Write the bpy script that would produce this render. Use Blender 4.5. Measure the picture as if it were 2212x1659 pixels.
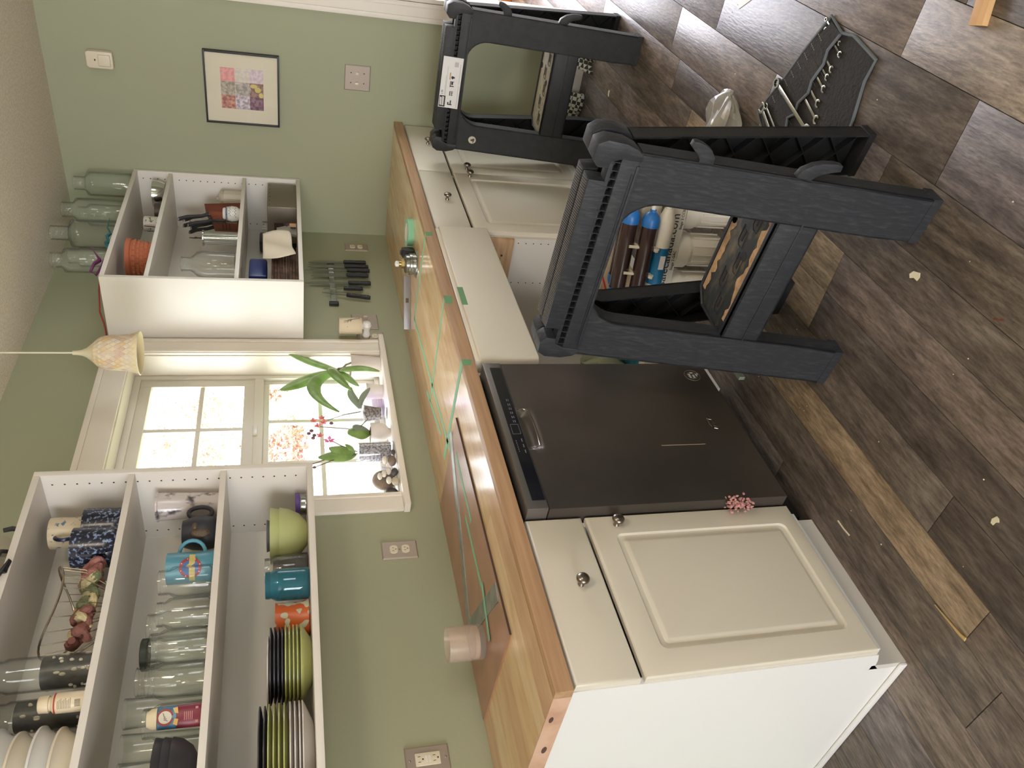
import bpy, bmesh, math, random
from mathutils import Vector, Matrix
random.seed(7)
S = bpy.context.scene
for o in list(bpy.data.objects): bpy.data.objects.remove(o)
C = S.collection
# ---------------------------------------------------------------- camera
cx, cy, cz, yaw, pit, rol, fpx = -3.8477, -2.0708, 1.4315, 0.89053, -0.2773, -0.0094, 1706.9
F = Vector((math.sin(yaw)*math.cos(pit), math.cos(yaw)*math.cos(pit), math.sin(pit)))
R = Vector((math.cos(yaw), -math.sin(yaw), 0)); U = R.cross(F)
R2 = R*math.cos(rol)+U*math.sin(rol); U2 = -R*math.sin(rol)+U*math.cos(rol)
cd = bpy.data.cameras.new('camera'); cam = bpy.data.objects.new('camera', cd); C.objects.link(cam)
ax, ay, az = -U2, R2, -F        # the photograph was taken with the camera turned on its side
cam.matrix_world = Matrix(((ax.x, ay.x, az.x, cx), (ax.y, ay.y, az.y, cy), (ax.z, ay.z, az.z, cz), (0, 0, 0, 1)))
cd.sensor_width = 36; cd.sensor_fit = 'HORIZONTAL'; cd.lens = fpx/2212*36; cd.clip_start = 0.02
S.camera = cam
S.cycles.transparent_max_bounces = 32
# ---------------------------------------------------------------- world, lights, exposure
W = bpy.data.worlds.new('sky'); S.world = W; W.use_nodes = True
bg = W.node_tree.nodes['Background']; bg.inputs[0].default_value = (0.93, 0.97, 1.0, 1); bg.inputs[1].default_value = 6.5
def area(name, loc, rot, sx, sy, power, col=(1, 1, 1), portal=False):
    l = bpy.data.lights.new(name, 'AREA'); l.shape = 'RECTANGLE'; l.size = sx; l.size_y = sy; l.energy = power; l.color = col
    o = bpy.data.objects.new(name, l); C.objects.link(o); o.location = loc; o.rotation_euler = rot
    if portal: l.cycles.is_portal = True
    return o
PI = math.pi
area('kitchen_window_portal', (-1.496, 0.16, 1.54), (-PI/2, 0, 0), 0.84, 1.0, 1, portal=True)
area('patio_door_daylight', (-9.15, -2.1, 1.15), (0, -PI/2, 0), 2.0, 2.6, 118, (0.97, 0.97, 1.0))
area('front_fill_light', (-2.6, -4.58, 1.55), (PI/2, 0, 0), 0.8, 0.7, 3, (1.0, 0.9, 0.76))  # unseen light added as warm fill for the cabinet fronts
area('next_room_daylight', (3.4, -1.6, 1.5), (0, PI/2, 0), 1.6, 2.4, 200, (0.86, 0.88, 1.0))
pl = bpy.data.lights.new('warm_fill_light', 'POINT'); pl.energy = 24; pl.color = (1.0, 0.86, 0.68); pl.shadow_soft_size = .12  # unseen point light added to brighten the ceiling and cabinet fronts
po = bpy.data.objects.new('warm_fill_light', pl); C.objects.link(po); po.location = (-3.1, -2.3, 2.2)
vs = S.view_settings; vs.view_transform = 'Standard'; vs.look = 'None'; vs.gamma = 1; vs.exposure = 0.37; vs.use_curve_mapping = False
# ---------------------------------------------------------------- materials
def lin(c):
    return tuple(((v/255)/12.92 if v/255 <= .04045 else ((v/255+.055)/1.055)**2.4) for v in c)
MATS = {}
def mat(name, c, rough=.5, metal=0, spec=.5, c2=None, scale=8, stretch=(1, 1, 1), lo=.4, hi=.6, detail=4, bump=0, bscale=None, speck=0, coat=0, rnd=False, kind='noise'):
    if name in MATS: return MATS[name]
    m = bpy.data.materials.new(name); MATS[name] = m; m.use_nodes = True
    nt = m.node_tree; b = nt.nodes['Principled BSDF']; N = nt.nodes.new; L = nt.links.new
    col = (*lin(c), 1)
    b.inputs['Base Color'].default_value = col; b.inputs['Roughness'].default_value = rough
    b.inputs['Metallic'].default_value = metal; b.inputs['Specular IOR Level'].default_value = spec
    b.inputs['Coat Weight'].default_value = coat
    tc = N('ShaderNodeTexCoord'); mp = N('ShaderNodeMapping'); L(tc.outputs['Object'], mp.inputs[0]); mp.inputs['Scale'].default_value = stretch
    if rnd:
        oi = N('ShaderNodeObjectInfo'); mu = N('ShaderNodeMath'); mu.operation = 'MULTIPLY'; mu.inputs[1].default_value = 50; L(oi.outputs['Random'], mu.inputs[0])
        L(mu.outputs[0], mp.inputs['Location'])
    if c2:
        if kind == 'noise':
            t = N('ShaderNodeTexNoise'); t.inputs['Scale'].default_value = scale; t.inputs['Detail'].default_value = detail; out = t.outputs['Fac']
        elif kind == 'voronoi':
            t = N('ShaderNodeTexVoronoi'); t.inputs['Scale'].default_value = scale; out = t.outputs['Distance']
        elif kind == 'checker':
            t = N('ShaderNodeTexChecker'); t.inputs['Scale'].default_value = scale; out = t.outputs['Fac']
        elif kind == 'wave':
            t = N('ShaderNodeTexWave'); t.inputs['Scale'].default_value = scale; t.inputs['Distortion'].default_value = 3; out = t.outputs['Fac']
        L(mp.outputs[0], t.inputs['Vector'])
        cr = N('ShaderNodeValToRGB'); cr.color_ramp.elements[0].position = lo; cr.color_ramp.elements[1].position = hi
        cr.color_ramp.elements[0].color = col; cr.color_ramp.elements[1].color = (*lin(c2), 1)
        L(out, cr.inputs[0]); L(cr.outputs[0], b.inputs['Base Color'])
        if speck:
            t3 = N('ShaderNodeTexNoise'); t3.inputs['Scale'].default_value = speck; t3.inputs['Detail'].default_value = 6; t3.inputs['Roughness'].default_value = .7; L(mp.outputs[0], t3.inputs['Vector'])
            mr = N('ShaderNodeMapRange'); mr.inputs[1].default_value = .36; mr.inputs[2].default_value = .64; mr.inputs[3].default_value = .62; mr.inputs[4].default_value = 1.30; L(t3.outputs['Fac'], mr.inputs[0])
            vm = N('ShaderNodeVectorMath'); vm.operation = 'SCALE'; L(cr.outputs[0], vm.inputs[0]); L(mr.outputs[0], vm.inputs['Scale']); L(vm.outputs[0], b.inputs['Base Color'])
    if bump:
        t2 = N('ShaderNodeTexNoise'); t2.inputs['Scale'].default_value = bscale or scale; t2.inputs['Detail'].default_value = 3; L(mp.outputs[0], t2.inputs['Vector'])
        bp = N('ShaderNodeBump'); bp.inputs['Strength'].default_value = bump; bp.inputs['Distance'].default_value = .01; L(t2.outputs['Fac'], bp.inputs['Height']); L(bp.outputs[0], b.inputs['Normal'])
    return m
def glass(name, tint=(235, 240, 235), refl=.9, blend=.25, dens=0.0, rough=0.03, edge=1.0):
    if name in MATS: return MATS[name]
    m = bpy.data.materials.new(name); MATS[name] = m; m.use_nodes = True; nt = m.node_tree; nt.nodes.clear(); N = nt.nodes.new; L = nt.links.new
    o = N('ShaderNodeOutputMaterial'); mx = N('ShaderNodeMixShader'); tr = N('ShaderNodeBsdfTransparent'); gl = N('ShaderNodeBsdfGlossy'); lw = N('ShaderNodeLayerWeight')
    tr.inputs[0].default_value = (*lin(tint), 1); gl.inputs['Roughness'].default_value = rough; gl.inputs[0].default_value = (refl, refl, refl, 1)
    lw.inputs['Blend'].default_value = .5
    pw = N('ShaderNodeMath'); pw.operation = 'POWER'; pw.inputs[1].default_value = 5; L(lw.outputs['Facing'], pw.inputs[0])
    p2 = N('ShaderNodeMath'); p2.operation = 'POWER'; p2.inputs[1].default_value = 3.5; L(lw.outputs['Facing'], p2.inputs[0])
    cm = N('ShaderNodeMix'); cm.data_type = 'RGBA'; L(p2.outputs[0], cm.inputs[0]); cm.inputs[6].default_value = (*lin(tint), 1); cm.inputs[7].default_value = (*[v*edge for v in lin(tint)], 1); L(cm.outputs[2], tr.inputs[0])
    ma = N('ShaderNodeMath'); ma.operation = 'MULTIPLY_ADD'; ma.inputs[1].default_value = blend*3; ma.inputs[2].default_value = blend*.14; ma.use_clamp = True; L(pw.outputs[0], ma.inputs[0]); L(ma.outputs[0], mx.inputs[0])
    if dens > 0:
        df = N('ShaderNodeBsdfDiffuse'); df.inputs[0].default_value = (*lin(tint), 1); m2 = N('ShaderNodeMixShader'); m2.inputs[0].default_value = dens
        L(tr.outputs[0], m2.inputs[1]); L(df.outputs[0], m2.inputs[2]); L(m2.outputs[0], mx.inputs[1])
    else: L(tr.outputs[0], mx.inputs[1])
    L(gl.outputs[0], mx.inputs[2]); L(mx.outputs[0], o.inputs[0]); return m
m_wall = mat('sage_paint', (162, 164, 137), .62, bump=.04, bscale=90)
m_ceil = mat('textured_ceiling', (238, 228, 212), .9, c2=(222, 210, 192), scale=120, bump=.5, bscale=130)
m_trim = mat('white_trim_paint', (232, 224, 212), .42)
m_vinyl = mat('white_vinyl', (226, 220, 210), .4)
m_cab = mat('cream_thermofoil', (219, 211, 195), .38)
m_mel = mat('white_melamine', (228, 222, 214), .42)
m_side = mat('white_panel', (236, 234, 232), .4)
m_hole = mat('peg_hole_dark', (60, 52, 45), .8)
m_nickel = mat('brushed_nickel', (170, 160, 148), .28, 1, c2=(140, 130, 120), scale=40)
m_chrome = mat('chrome', (215, 215, 215), .12, 1)
m_wood_edge = mat('counter_edge_wood', (186, 150, 114), .5, c2=(168, 130, 96), scale=6, stretch=(.6, 8, 12), lo=.35, hi=.7, bump=.05, bscale=20)
m_black = mat('black_plastic', (42, 42, 44), .45)
m_blackgloss = mat('black_gloss', (26, 27, 34), .15)
m_plate = mat('outlet_plate_metal', (176, 163, 152), .38, .5)
m_ivory = mat('ivory_plastic', (222, 212, 190), .4)
m_white = mat('white_ceramic', (228, 226, 222), .2)
m_steel = mat('steel', (176, 176, 174), .25, 1, c2=(150, 150, 148), scale=30)
m_glass = glass('clear_glass', (254, 255, 254), blend=.2, dens=.02, edge=.25)
m_pane = glass('window_pane', (250, 250, 250), blend=.04)
# ---------------------------------------------------------------- mesh helpers
class G:
    def __init__(s): s.v = []; s.f = []
    def add(s, vs, fs, m=None):
        n = len(s.v)
        for p in vs:
            p = Vector(p); s.v.append(tuple(m @ p if m else p))
        s.f += [tuple(i+n for i in f) for f in fs]; return s
    def box(s, x0, x1, y0, y1, z0, z1, m=None, ch=0):
        if ch:
            P = []; 
            for z, k in ((z0, ch), (z0+ch, 0), (z1-ch, 0), (z1, ch)):
                e = ch
                P += [(x0+k+e*(k == 0), y0+k, z), (x1-k-e*(k == 0), y0+k, z), (x1-k, y0+k+e*(k == 0), z), (x1-k, y1-k-e*(k == 0), z), (x1-k-e*(k == 0), y1-k, z), (x0+k+e*(k == 0), y1-k, z), (x0+k, y1-k-e*(k == 0), z), (x0+k, y0+k+e*(k == 0), z)]
            # end rings collapse to slightly smaller rectangles
            fs = [tuple(range(7, -1, -1)), tuple(range(24, 32))]
            for r in range(3):
                for i in range(8):
                    j = (i+1) % 8; fs.append((r*8+i, r*8+j, r*8+8+j, r*8+8+i))
            return s.add(P, fs, m)
        P = [(x0, y0, z0), (x1, y0, z0), (x1, y1, z0), (x0, y1, z0), (x0, y0, z1), (x1, y0, z1), (x1, y1, z1), (x0, y1, z1)]
        return s.add(P, [(3, 2, 1, 0), (4, 5, 6, 7), (0, 1, 5, 4), (1, 2, 6, 5), (2, 3, 7, 6), (3, 0, 4, 7)], m)
    def lathe(s, prof, n=28, c=(0, 0, 0), m=None, sx=1, sy=1, cap=False):
        P = []; fs = []
        for r, z in prof:
            for i in range(n):
                a = 2*PI*i/n; P.append((c[0]+r*sx*math.cos(a), c[1]+r*sy*math.sin(a), c[2]+z))
        for k in range(len(prof)-1):
            for i in range(n):
                j = (i+1) % n; fs.append((k*n+i, k*n+j, k*n+n+j, k*n+n+i))
        if cap: fs.append(tuple(range(n-1, -1, -1))); fs.append(tuple(range((len(prof)-1)*n, len(prof)*n)))
        return s.add(P, fs, m)
    def cyl(s, c, r, h, n=20, m=None): return s.lathe([(r, 0), (r, h)], n, c, m, cap=True)
    def tube(s, pts, r, n=8, closed=False, flat=1.0):
        pts = [Vector(p) for p in pts]; k = len(pts); rs = r if isinstance(r, (list, tuple)) else [r]*k
        P = []; fs = []; up = None
        for i in range(k):
            a = pts[i-1] if (i > 0 or closed) else pts[i]; b = pts[(i+1) % k] if (i < k-1 or closed) else pts[i]
            t = (b-a).normalized()
            if up is None: up = Vector((0, 0, 1)) if abs(t.z) < .9 else Vector((1, 0, 0))
            x = t.cross(up).normalized(); y = x.cross(t).normalized(); up = y
            for j in range(n):
                q = 2*PI*j/n; P.append(pts[i]+x*math.cos(q)*rs[i]+y*math.sin(q)*rs[i]*flat)
        for i in range(k if closed else k-1):
            for j in range(n):
                jj = (j+1) % n; a = i*n; b = ((i+1) % k)*n; fs.append((a+j, a+jj, b+jj, b+j))
        if not closed: fs.append(tuple(range(n-1, -1, -1))); fs.append(tuple(range((k-1)*n, k*n)))
        return s.add(P, fs)
    def prism(s, poly, fn, t0, t1):
        n = len(poly); P = [fn(a, b, t0) for a, b in poly]+[fn(a, b, t1) for a, b in poly]
        return s.add(P, [tuple(range(n-1, -1, -1)), tuple(range(n, 2*n))]+[(i, (i+1) % n, n+(i+1) % n, n+i) for i in range(n)])
    def ell(s, c, rx, ry, rz, n=14, k=8, m=None):
        prof = [(max(1e-4, math.sin(PI*i/k)), -math.cos(PI*i/k)) for i in range(k+1)]
        P = []; fs = []
        for r, z in prof:
            for i in range(n):
                a = 2*PI*i/n; P.append((c[0]+r*rx*math.cos(a), c[1]+r*ry*math.sin(a), c[2]+z*rz))
        for q in range(k):
            for i in range(n):
                j = (i+1) % n; fs.append((q*n+i, q*n+j, q*n+n+j, q*n+n+i))
        return s.add(P, fs, m)
    def sheet(s, fn, nu, nv):
        P = [fn(i/nu, j/nv) for i in range(nu+1) for j in range(nv+1)]
        return s.add(P, [(i*(nv+1)+j, (i+1)*(nv+1)+j, (i+1)*(nv+1)+j+1, i*(nv+1)+j+1) for i in range(nu) for j in range(nv)])
def mk(name, g, m, parent=None, ang=35, loc=None, solid=0, bev=0, rz=0):
    me = bpy.data.meshes.new(name); me.from_pydata(g.v, [], g.f); me.update()
    bm = bmesh.new(); bm.from_mesh(me)
    if solid == 0 and not getattr(g, 'open', False): bmesh.ops.recalc_face_normals(bm, faces=bm.faces)
    if bev: bmesh.ops.bevel(bm, geom=[e for e in bm.edges if len(e.link_faces) == 2 and e.calc_face_angle(0) > .6], offset=bev, segments=2, profile=.6, affect='EDGES')
    bm.to_mesh(me); bm.free()
    for p in me.polygons: p.use_smooth = True
    me.set_sharp_from_angle(angle=math.radians(ang))
    me.materials.append(m); o = bpy.data.objects.new(name, me); C.objects.link(o)
    if loc: o.location = loc
    if rz: o.rotation_euler.z = rz
    if parent: o.parent = parent
    if solid:
        md = o.modifiers.new('thickness', 'SOLIDIFY'); md.thickness = solid; md.offset = 0
    return o
def tag(o, label, cat, group=None, kind=None):
    o['label'] = label; o['category'] = cat
    if group: o['group'] = group
    if kind: o['kind'] = kind
    return o
def thing(name, label, cat, loc=(0, 0, 0), rz=0, group=None):
    o = bpy.data.objects.new(name, None); o.empty_display_size = .05; C.objects.link(o); o.location = loc; o.rotation_euler.z = rz
    return tag(o, label, cat, group)
def struct(name, g, m, **k):
    o = mk(name, g, m, **k); o['kind'] = 'structure'; return o
def sroot(name):
    o = bpy.data.objects.new(name, None); C.objects.link(o); o['kind'] = 'structure'; return o
def dup(r, loc, rz=None, label=None, parent=None, scale=None):
    c = r.copy(); C.objects.link(c); c.location = loc
    if rz is not None: c.rotation_euler.z = rz
    if label: c['label'] = label
    if scale: c.scale = scale
    if parent: c.parent = parent
    for ch in list(r.children):
        d = ch.copy(); C.objects.link(d); d.parent = c
        for g2 in list(ch.children):
            e = g2.copy(); C.objects.link(e); e.parent = d
    return c
def text(name, s, size, m, M4, parent=None, shear=0, align='LEFT', ext=.0004):
    cu = bpy.data.curves.new(name, 'FONT'); cu.body = s; cu.size = size; cu.shear = shear; cu.align_x = align; cu.extrude = ext; cu.resolution_u = 3
    t = bpy.data.objects.new(name, cu); C.objects.link(t); bpy.context.view_layer.update()
    me = bpy.data.meshes.new_from_object(t.evaluated_get(bpy.context.evaluated_depsgraph_get())); bpy.data.objects.remove(t)
    me.materials.clear(); me.materials.append(m); o = bpy.data.objects.new(name, me); C.objects.link(o); o.matrix_local = M4
    if parent: o.parent = parent
    return o
def fr(o, u, v):   # frame whose x axis is u, y axis v, origin o
    u = Vector(u).normalized(); v = Vector(v).normalized(); w = u.cross(v)
    return Matrix(((u.x, v.x, w.x, o[0]), (u.y, v.y, w.y, o[1]), (u.z, v.z, w.z, o[2]), (0, 0, 0, 1)))
def line(a, b, t): return tuple(a[i]+(b[i]-a[i])*t for i in range(3))
# ================================================================ STRUCTURE
H = 2.424
# floor planks (parts of the floor)
floor = sroot('floor')
pal = [mat('plank_%s' % n, a, .4, c2=b, scale=7, stretch=(1, 5, 1), lo=.34, hi=.66, detail=12, bump=.1, bscale=30, rnd=True, spec=.4, speck=26) for n, a, b in
       (('tan', (160, 140, 116), (124, 106, 86)), ('brown', (118, 107, 97), (82, 73, 66)), ('taupe', (134, 120, 110), (96, 84, 76)), ('umber', (104, 94, 86), (72, 63, 58)), ('grey', (130, 121, 119), (92, 84, 83)), ('sand', (158, 144, 128), (120, 106, 94)))]
bm_slab = G().box(-9.4, 3.6, -5, .24, -.06, -.012); mk('subfloor', bm_slab, m_hole, floor)
ys = [.02, -.12, -.28, -.44, -.59, -.738, -.846, -.97, -1.094, -1.215, -1.33, -1.49, -1.687]
while ys[-1] > -4.7: ys.append(ys[-1]-(.15 if len(ys) % 2 else .17))
spec = {5: [(-9.3, 3), (-3.95, 2), (-3.118, 0), (-2.02, 1)], 7: [(-9.3, 1), (-3.4, 3), (-2.2475, 0), (-1.3, 2)], 6: [(-9.3, 2), (-4.1, 3), (-2.9, 1), (-1.6, 4)], 8: [(-9.3, 1), (-3.5, 2), (-2.2475, 0), (-1.2, 1)],
        11: [(-9.3, 5), (-3.6, 4), (-2.42, 3), (-1.2, 4)], 10: [(-9.3, 4), (-3.3, 1), (-2.25, 4), (-1.65, 2), (-.9, 1)], 12: [(-9.3, 5), (-2.9, 5), (-2.13, 2), (-1.43, 5)], 4: [(-9.3, 4), (-4.2, 2), (-3.24, 1), (-1.7, 3)], 9: [(-9.3, 3), (-3.1, 1), (-2.0, 3), (-1.0, 2)]}
cache = {}
for r in range(len(ys)-1):
    y1, y0 = ys[r], ys[r+1]
    if r in spec:
        xs = [a for a, b in spec[r]]; cs = [b for a, b in spec[r]]; x = -.1 if xs[-1] < -.6 else .2
    else: xs = [-9.3]; cs = [random.randrange(1, 6)]; x = -6.9+random.uniform(.5, 1.2)
    while x < 2.9: xs.append(x); cs.append(random.choice([1, 2, 2, 3, 4, 4, 5])); x += 1.2
    xs.append(3.6)
    for i in range(len(xs)-1):
        if xs[i] > 0 and y1 > .05: continue
        L_, w_ = xs[i+1]-xs[i]-.0016, y0-y1+.0014
        key = (round(L_, 3), round(w_, 3), cs[i])
        if key not in cache:
            g = G().box(0, L_, w_, 0, -.012, 0); o = mk('plank', g, pal[cs[i]], floor, bev=.0012); cache[key] = o.data
        else:
            o = bpy.data.objects.new('plank', cache[key]); C.objects.link(o); o.parent = floor
        o.location = (xs[i]+.0008, y1, 0)
# next-room floor strip beyond y>0 is not visible
struct('ceiling', G().box(-9.3, 3.6, -4.7, .24, H, H+.05), m_ceil)
WX0, WX1, WZ0, WZ1 = -1.907, -1.085, 1.045, 2.03
g = G().box(-9.3, WX0, 0, .14, 0, H).box(WX1, .12, 0, .14, 0, H).box(WX0, WX1, 0, .14, 0, WZ0-.02).box(WX0, WX1, 0, .14, WZ1, H)
struct('wall_back', g, m_wall)
g = G().box(0, .12, -1.19, 0, 0, H).box(0, .12, -2.05, -1.19, 2.06, H).box(0, .12, -4.7, -2.05, 0, H)
struct('wall_right', g, m_wall)
g = G().box(-9.35, -9.25, -4.7, -3.45, 0, H).box(-9.35, -9.25, -.8, .14, 0, H).box(-9.35, -9.25, -3.45, -.8, 2.15, H)
struct('wall_left', g, m_wall)
g = G().box(-9.3, -3.0, -4.72, -4.62, 0, H).box(-2.2, .12, -4.72, -4.62, 0, H).box(-3.0, -2.2, -4.72, -4.62, 0, 1.2).box(-3.0, -2.2, -4.72, -4.62, 1.9, H)
struct('wall_front', g, m_wall)
m_far = mat('next_room_paint', (205, 195, 190), .7)
struct('wall_far', G().box(3.5, 3.6, -4.7, .24, 0, H).box(.12, 3.5, .14, .24, 0, H), m_far)
# door casing on the right wall, jamb, baseboard
g = G().box(-.018, 0, -1.185, -1.102, 0, 2.14).box(-.024, -.018, -1.125, -1.104, 0, 2.14).box(-.021, -.018, -1.18, -1.165, 0, 2.14).box(-.018, 0, -2.14, -1.102, 2.055, 2.14)
struct('trim_1', g, m_trim, bev=.002)
struct('trim_2', G().box(-.016, .136, -1.205, -1.188, 0, 2.06).box(.12, .138, -1.188, -1.10, 0, 2.06), m_trim, bev=.002)
struct('baseboard_right', G().box(-.014, 0, -1.10, -.62, 0, .085).box(-.009, 0, -1.10, -.62, .085, .095), m_trim)
# window
win = sroot('window_1')
g = G().box(WX1, WX1+.095, -.014, 0, WZ0, WZ1+.09).box(WX1+.004, WX1+.02, -.02, -.014, WZ0, WZ1).box(WX1+.075, WX1+.092, -.02, -.014, WZ0, WZ1+.088)
g.box(WX0-.08, WX0, -.014, 0, WZ0, WZ1+.09).box(WX0-.02, WX0-.004, -.02, -.014, WZ0, WZ1)
g.box(WX0-.08, WX1+.095, -.014, 0, WZ1, WZ1+.1).box(WX0-.08, WX1+.095, -.021, -.014, WZ1+.078, WZ1+.098)
mk('casing', g, m_trim, win, bev=.0015)
mk('sill', G().box(WX0-.085, WX1+.1, -.045, .0, WZ0-.022, WZ0).box(WX0+.001, WX1-.001, 0, .12, WZ0-.022, WZ0), m_trim, win, bev=.003)
mk('jamb', G().box(WX1-.004, WX1, 0, .1, WZ0, WZ1).box(WX0, WX0+.004, 0, .1, WZ0, WZ1).box(WX0, WX1, 0, .1, WZ1-.004, WZ1), m_trim, win)
x0, x1 = WX0+.004, WX1-.004
g = G().box(x1-.022, x1, .1, .15, WZ0, WZ1-.004).box(x0, x0+.022, .1, .15, WZ0, WZ1-.004).box(x0+.022, x1-.022, .1, .15, WZ1-.03, WZ1-.004).box(x0+.022, x1-.022, .1, .15, 1.525, 1.56).box(x0+.022, x1-.022, .1, .15, WZ0, WZ0+.02)
mk('window_frame', g, m_vinyl, win, bev=.002)
def sash(xa, xb, za, zb, w, y, vx, hz, nm):
    g = G().box(xa, xa+w, y, y+.03, za, zb).box(xb-w, xb, y, y+.03, za, zb).box(xa+w, xb-w, y, y+.03, zb-w, zb).box(xa+w, xb-w, y, y+.03, za, za+w)
    s = mk(nm, g, m_vinyl, win, bev=.002)
    g = G()
    for x in vx: g.box(x-.009, x+.009, y+.008, y+.022, za+w, zb-w)
    for z in hz: g.box(xa+w, xb-w, y+.009, y+.021, z-.008, z+.008)
    mk('muntin', g, m_vinyl, s); mk('pane', G().box(xa+w*.8, xb-w*.8, y+.013, y+.016, za+w*.8, zb-w*.8), m_pane, s)
sash(x0+.022, x1-.022, 1.56, WZ1-.03, .042, .108, (-1.41, -1.65), (1.765,), 'upper_sash')
sash(x0+.022, x1-.022, WZ0+.02, 1.525, .022, .115, (-1.362, -1.60), (1.30,), 'lower_sash')
mk('latch', G().box(-1.47, -1.41, .094, .104, 1.545, 1.562), m_white, win, bev=.003)
# ================================================================ OUTSIDE (blown out beyond the window)
m_lawn = mat('lawn', (120, 130, 90), .9, c2=(150, 150, 110), scale=2)
struct('ground', G().box(-14, 20, .3, 40, -.7, -.6), m_lawn)
m_leaf = mat('autumn_leaf', (198, 152, 138), .8, c2=(200, 166, 134), scale=1.5); m_bark = mat('bark', (214, 190, 178), .9)
for k, (tx, ty, th, tr) in enumerate([(6.75, 7.9, 2.3, .7), (7.9, 8.6, 3.7, 1.0), (8.2, 7.4, 2.35, .55)]):
    t = thing('autumn_tree', ['autumn tree beyond the window on the side of the left wall unit', 'autumn tree with the tallest crown beyond the window', 'autumn tree beyond the window behind the drooping orchid leaves'][k], 'tree', (tx, ty, -.6), group='trees beyond the window')
    mk('trunk', G().tube([(0, 0, 0), (.1, 0, 1.2), (0, .1, th)], [.06, .045, .02]), m_bark, t)
    g = G(); g.open = True
    for i in range(2600):
        a = random.uniform(0, 2*PI); u = random.uniform(-1, 1); rr = tr*random.uniform(.35, 1)**.6
        c = Vector((rr*math.cos(a)*math.sqrt(1-u*u), rr*math.sin(a)*math.sqrt(1-u*u), th+u*rr*.9))
        if math.sin(c.x*7)+math.sin(c.z*7.3+k)+math.sin(c.y*6.1) < -.35: continue
        e1 = Vector((random.uniform(-1, 1), random.uniform(-1, 1), random.uniform(-1, 1))).normalized()*.055; e2 = e1.orthogonal().normalized()*.035
        g.add([c-e1, c+e2, c+e1, c-e2], [(0, 1, 2, 3)])
    f = mk('foliage', g, m_leaf, t); f['kind'] = 'stuff'
# ================================================================ BASE CABINETS
YF = -.617
def knob(parent, x, z, y=YF):
    prof = [(.0001, 0), (.008, 0), (.0075, .003), (.0048, .007), (.0045, .012), (.009, .016), (.0155, .02), (.0165, .024), (.013, .029), (.006, .0315), (.0001, .032)]
    g = G(); g.lathe(prof, 20, (0, 0, 0), Matrix.Translation((x, y, z)) @ Matrix.Rotation(PI/2, 4, 'X'))
    return mk('knob', g, m_nickel, parent, ang=60)
def slab_front(name, x0, x1, z0, z1, parent, m=m_cab):      # flat front with a rounded-over edge
    t = .019; e = .007
    P = []; rings = [(0, YF+t), (0, YF+.006), (.003, YF+.0015), (e, YF)]
    for k, y in rings: P += [(x0+k, y, z0+k), (x1-k, y, z0+k), (x1-k, y, z1-k), (x0+k, y, z1-k)]
    fs = [(0, 1, 2, 3), (12, 13, 14, 15)]
    for r in range(3):
        for i in range(4): fs.append((r*4+i, r*4+(i+1) % 4, r*4+4+(i+1) % 4, r*4+4+i))
    return mk(name, G().add(P, fs), m, parent, ang=50)
def panel_door(x0, x1, z0, z1, parent, ins=.062, bot=.038):
    t = .019; e = .007; P = []
    rect = lambda k, y: [(x0+k, y, z0+k), (x1-k, y, z0+k), (x1-k, y, z1-k), (x0+k, y, z1-k)]
    for k, y in [(0, YF+t), (0, YF+.006), (.003, YF+.0015), (e, YF)]: P += rect(k, y)
    fs = [(0, 1, 2, 3)]
    for r in range(3):
        for i in range(4): fs.append((r*4+i, r*4+(i+1) % 4, r*4+4+(i+1) % 4, r*4+4+i))
    # routed panel: rings with rounded corners
    ns = 5
    def ring(k, y, rad):
        q = []; a0, a1, b0, b1 = x0+ins+k, x1-ins-k, z0+ins*.7+k, z1-ins-k
        rad = max(rad, .002)
        for (cxx, czz, st) in ((a0+rad, b0+rad, PI), (a1-rad, b0+rad, 1.5*PI), (a1-rad, b1-rad, 0), (a0+rad, b1-rad, .5*PI)):
            for i in range(ns): a = st+.5*PI*i/(ns-1); q.append((cxx+rad*math.cos(a), y, czz+rad*math.sin(a)))
        return q
    n0 = len(P); R_ = [(0, YF, .018), (.004, YF+.0045, .016), (.009, YF+.0062, .013), (.016, YF+.0058, .01), (.024, YF+.001, .003), (.028, YF+.0004, .002)]
    for k, y, rad in R_: P += ring(k, y, rad)
    m_ = 4*ns
    for r in range(len(R_)-1):
        for i in range(m_): fs.append((n0+r*m_+i, n0+r*m_+(i+1) % m_, n0+(r+1)*m_+(i+1) % m_, n0+(r+1)*m_+i))
    fs.append(tuple(n0+(len(R_)-1)*m_+i for i in range(m_)))
    for q in range(4):      # flat frame between the outer rectangle and the first routed ring
        a = 12+q; b = 12+(q+1) % 4
        fs.append((a, b)+tuple(n0+((q+1) % 4)*ns+i for i in range(0, 1))+tuple(n0+q*ns+i for i in range(ns-1, -1, -1)))
        # the corner fan of the next corner belongs to the next quad
    return mk('door', G().add(P, fs), m_cab, parent, ang=25)
# left cabinet
t = thing('base_cabinet', 'cream base cabinet left of the dishwasher, one drawer over one panelled door', 'cabinet', (0, 0, 0))
g = G()
poly = [(-.002, 0), (-.5355, 0), (-.5355, .075), (-.548, .088), (-.575, .094), (-.598, .104), (-.598, .868), (-.002, .868)]
g.prism(poly, lambda y, z, k: (k, y, z), -3.05, -3.034)
g.box(-2.61, -2.596, -.598, -.002, .1, .868).box(-3.034, -2.61, -.598, -.002, .088, .116).box(-3.034, -2.61, -.02, -.004, .1, .868).box(-3.034, -2.61, -.598, -.5, .85, .868)
mk('carcass', g, m_side, t)
mk('toe_kick', G().box(-3.05, -2.596, -.552, -.536, .001, .1), mat('toe_kick_grey', (214, 208, 200), .5), t)
mk('base_trim', G().box(-3.0585, -3.0502, -.552, -.002, 0.0005, .02), m_side, t, bev=.004)
d = slab_front('drawer', -3.047, -2.592, .713, .863, t); knob(d, -2.797, .776)
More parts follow.
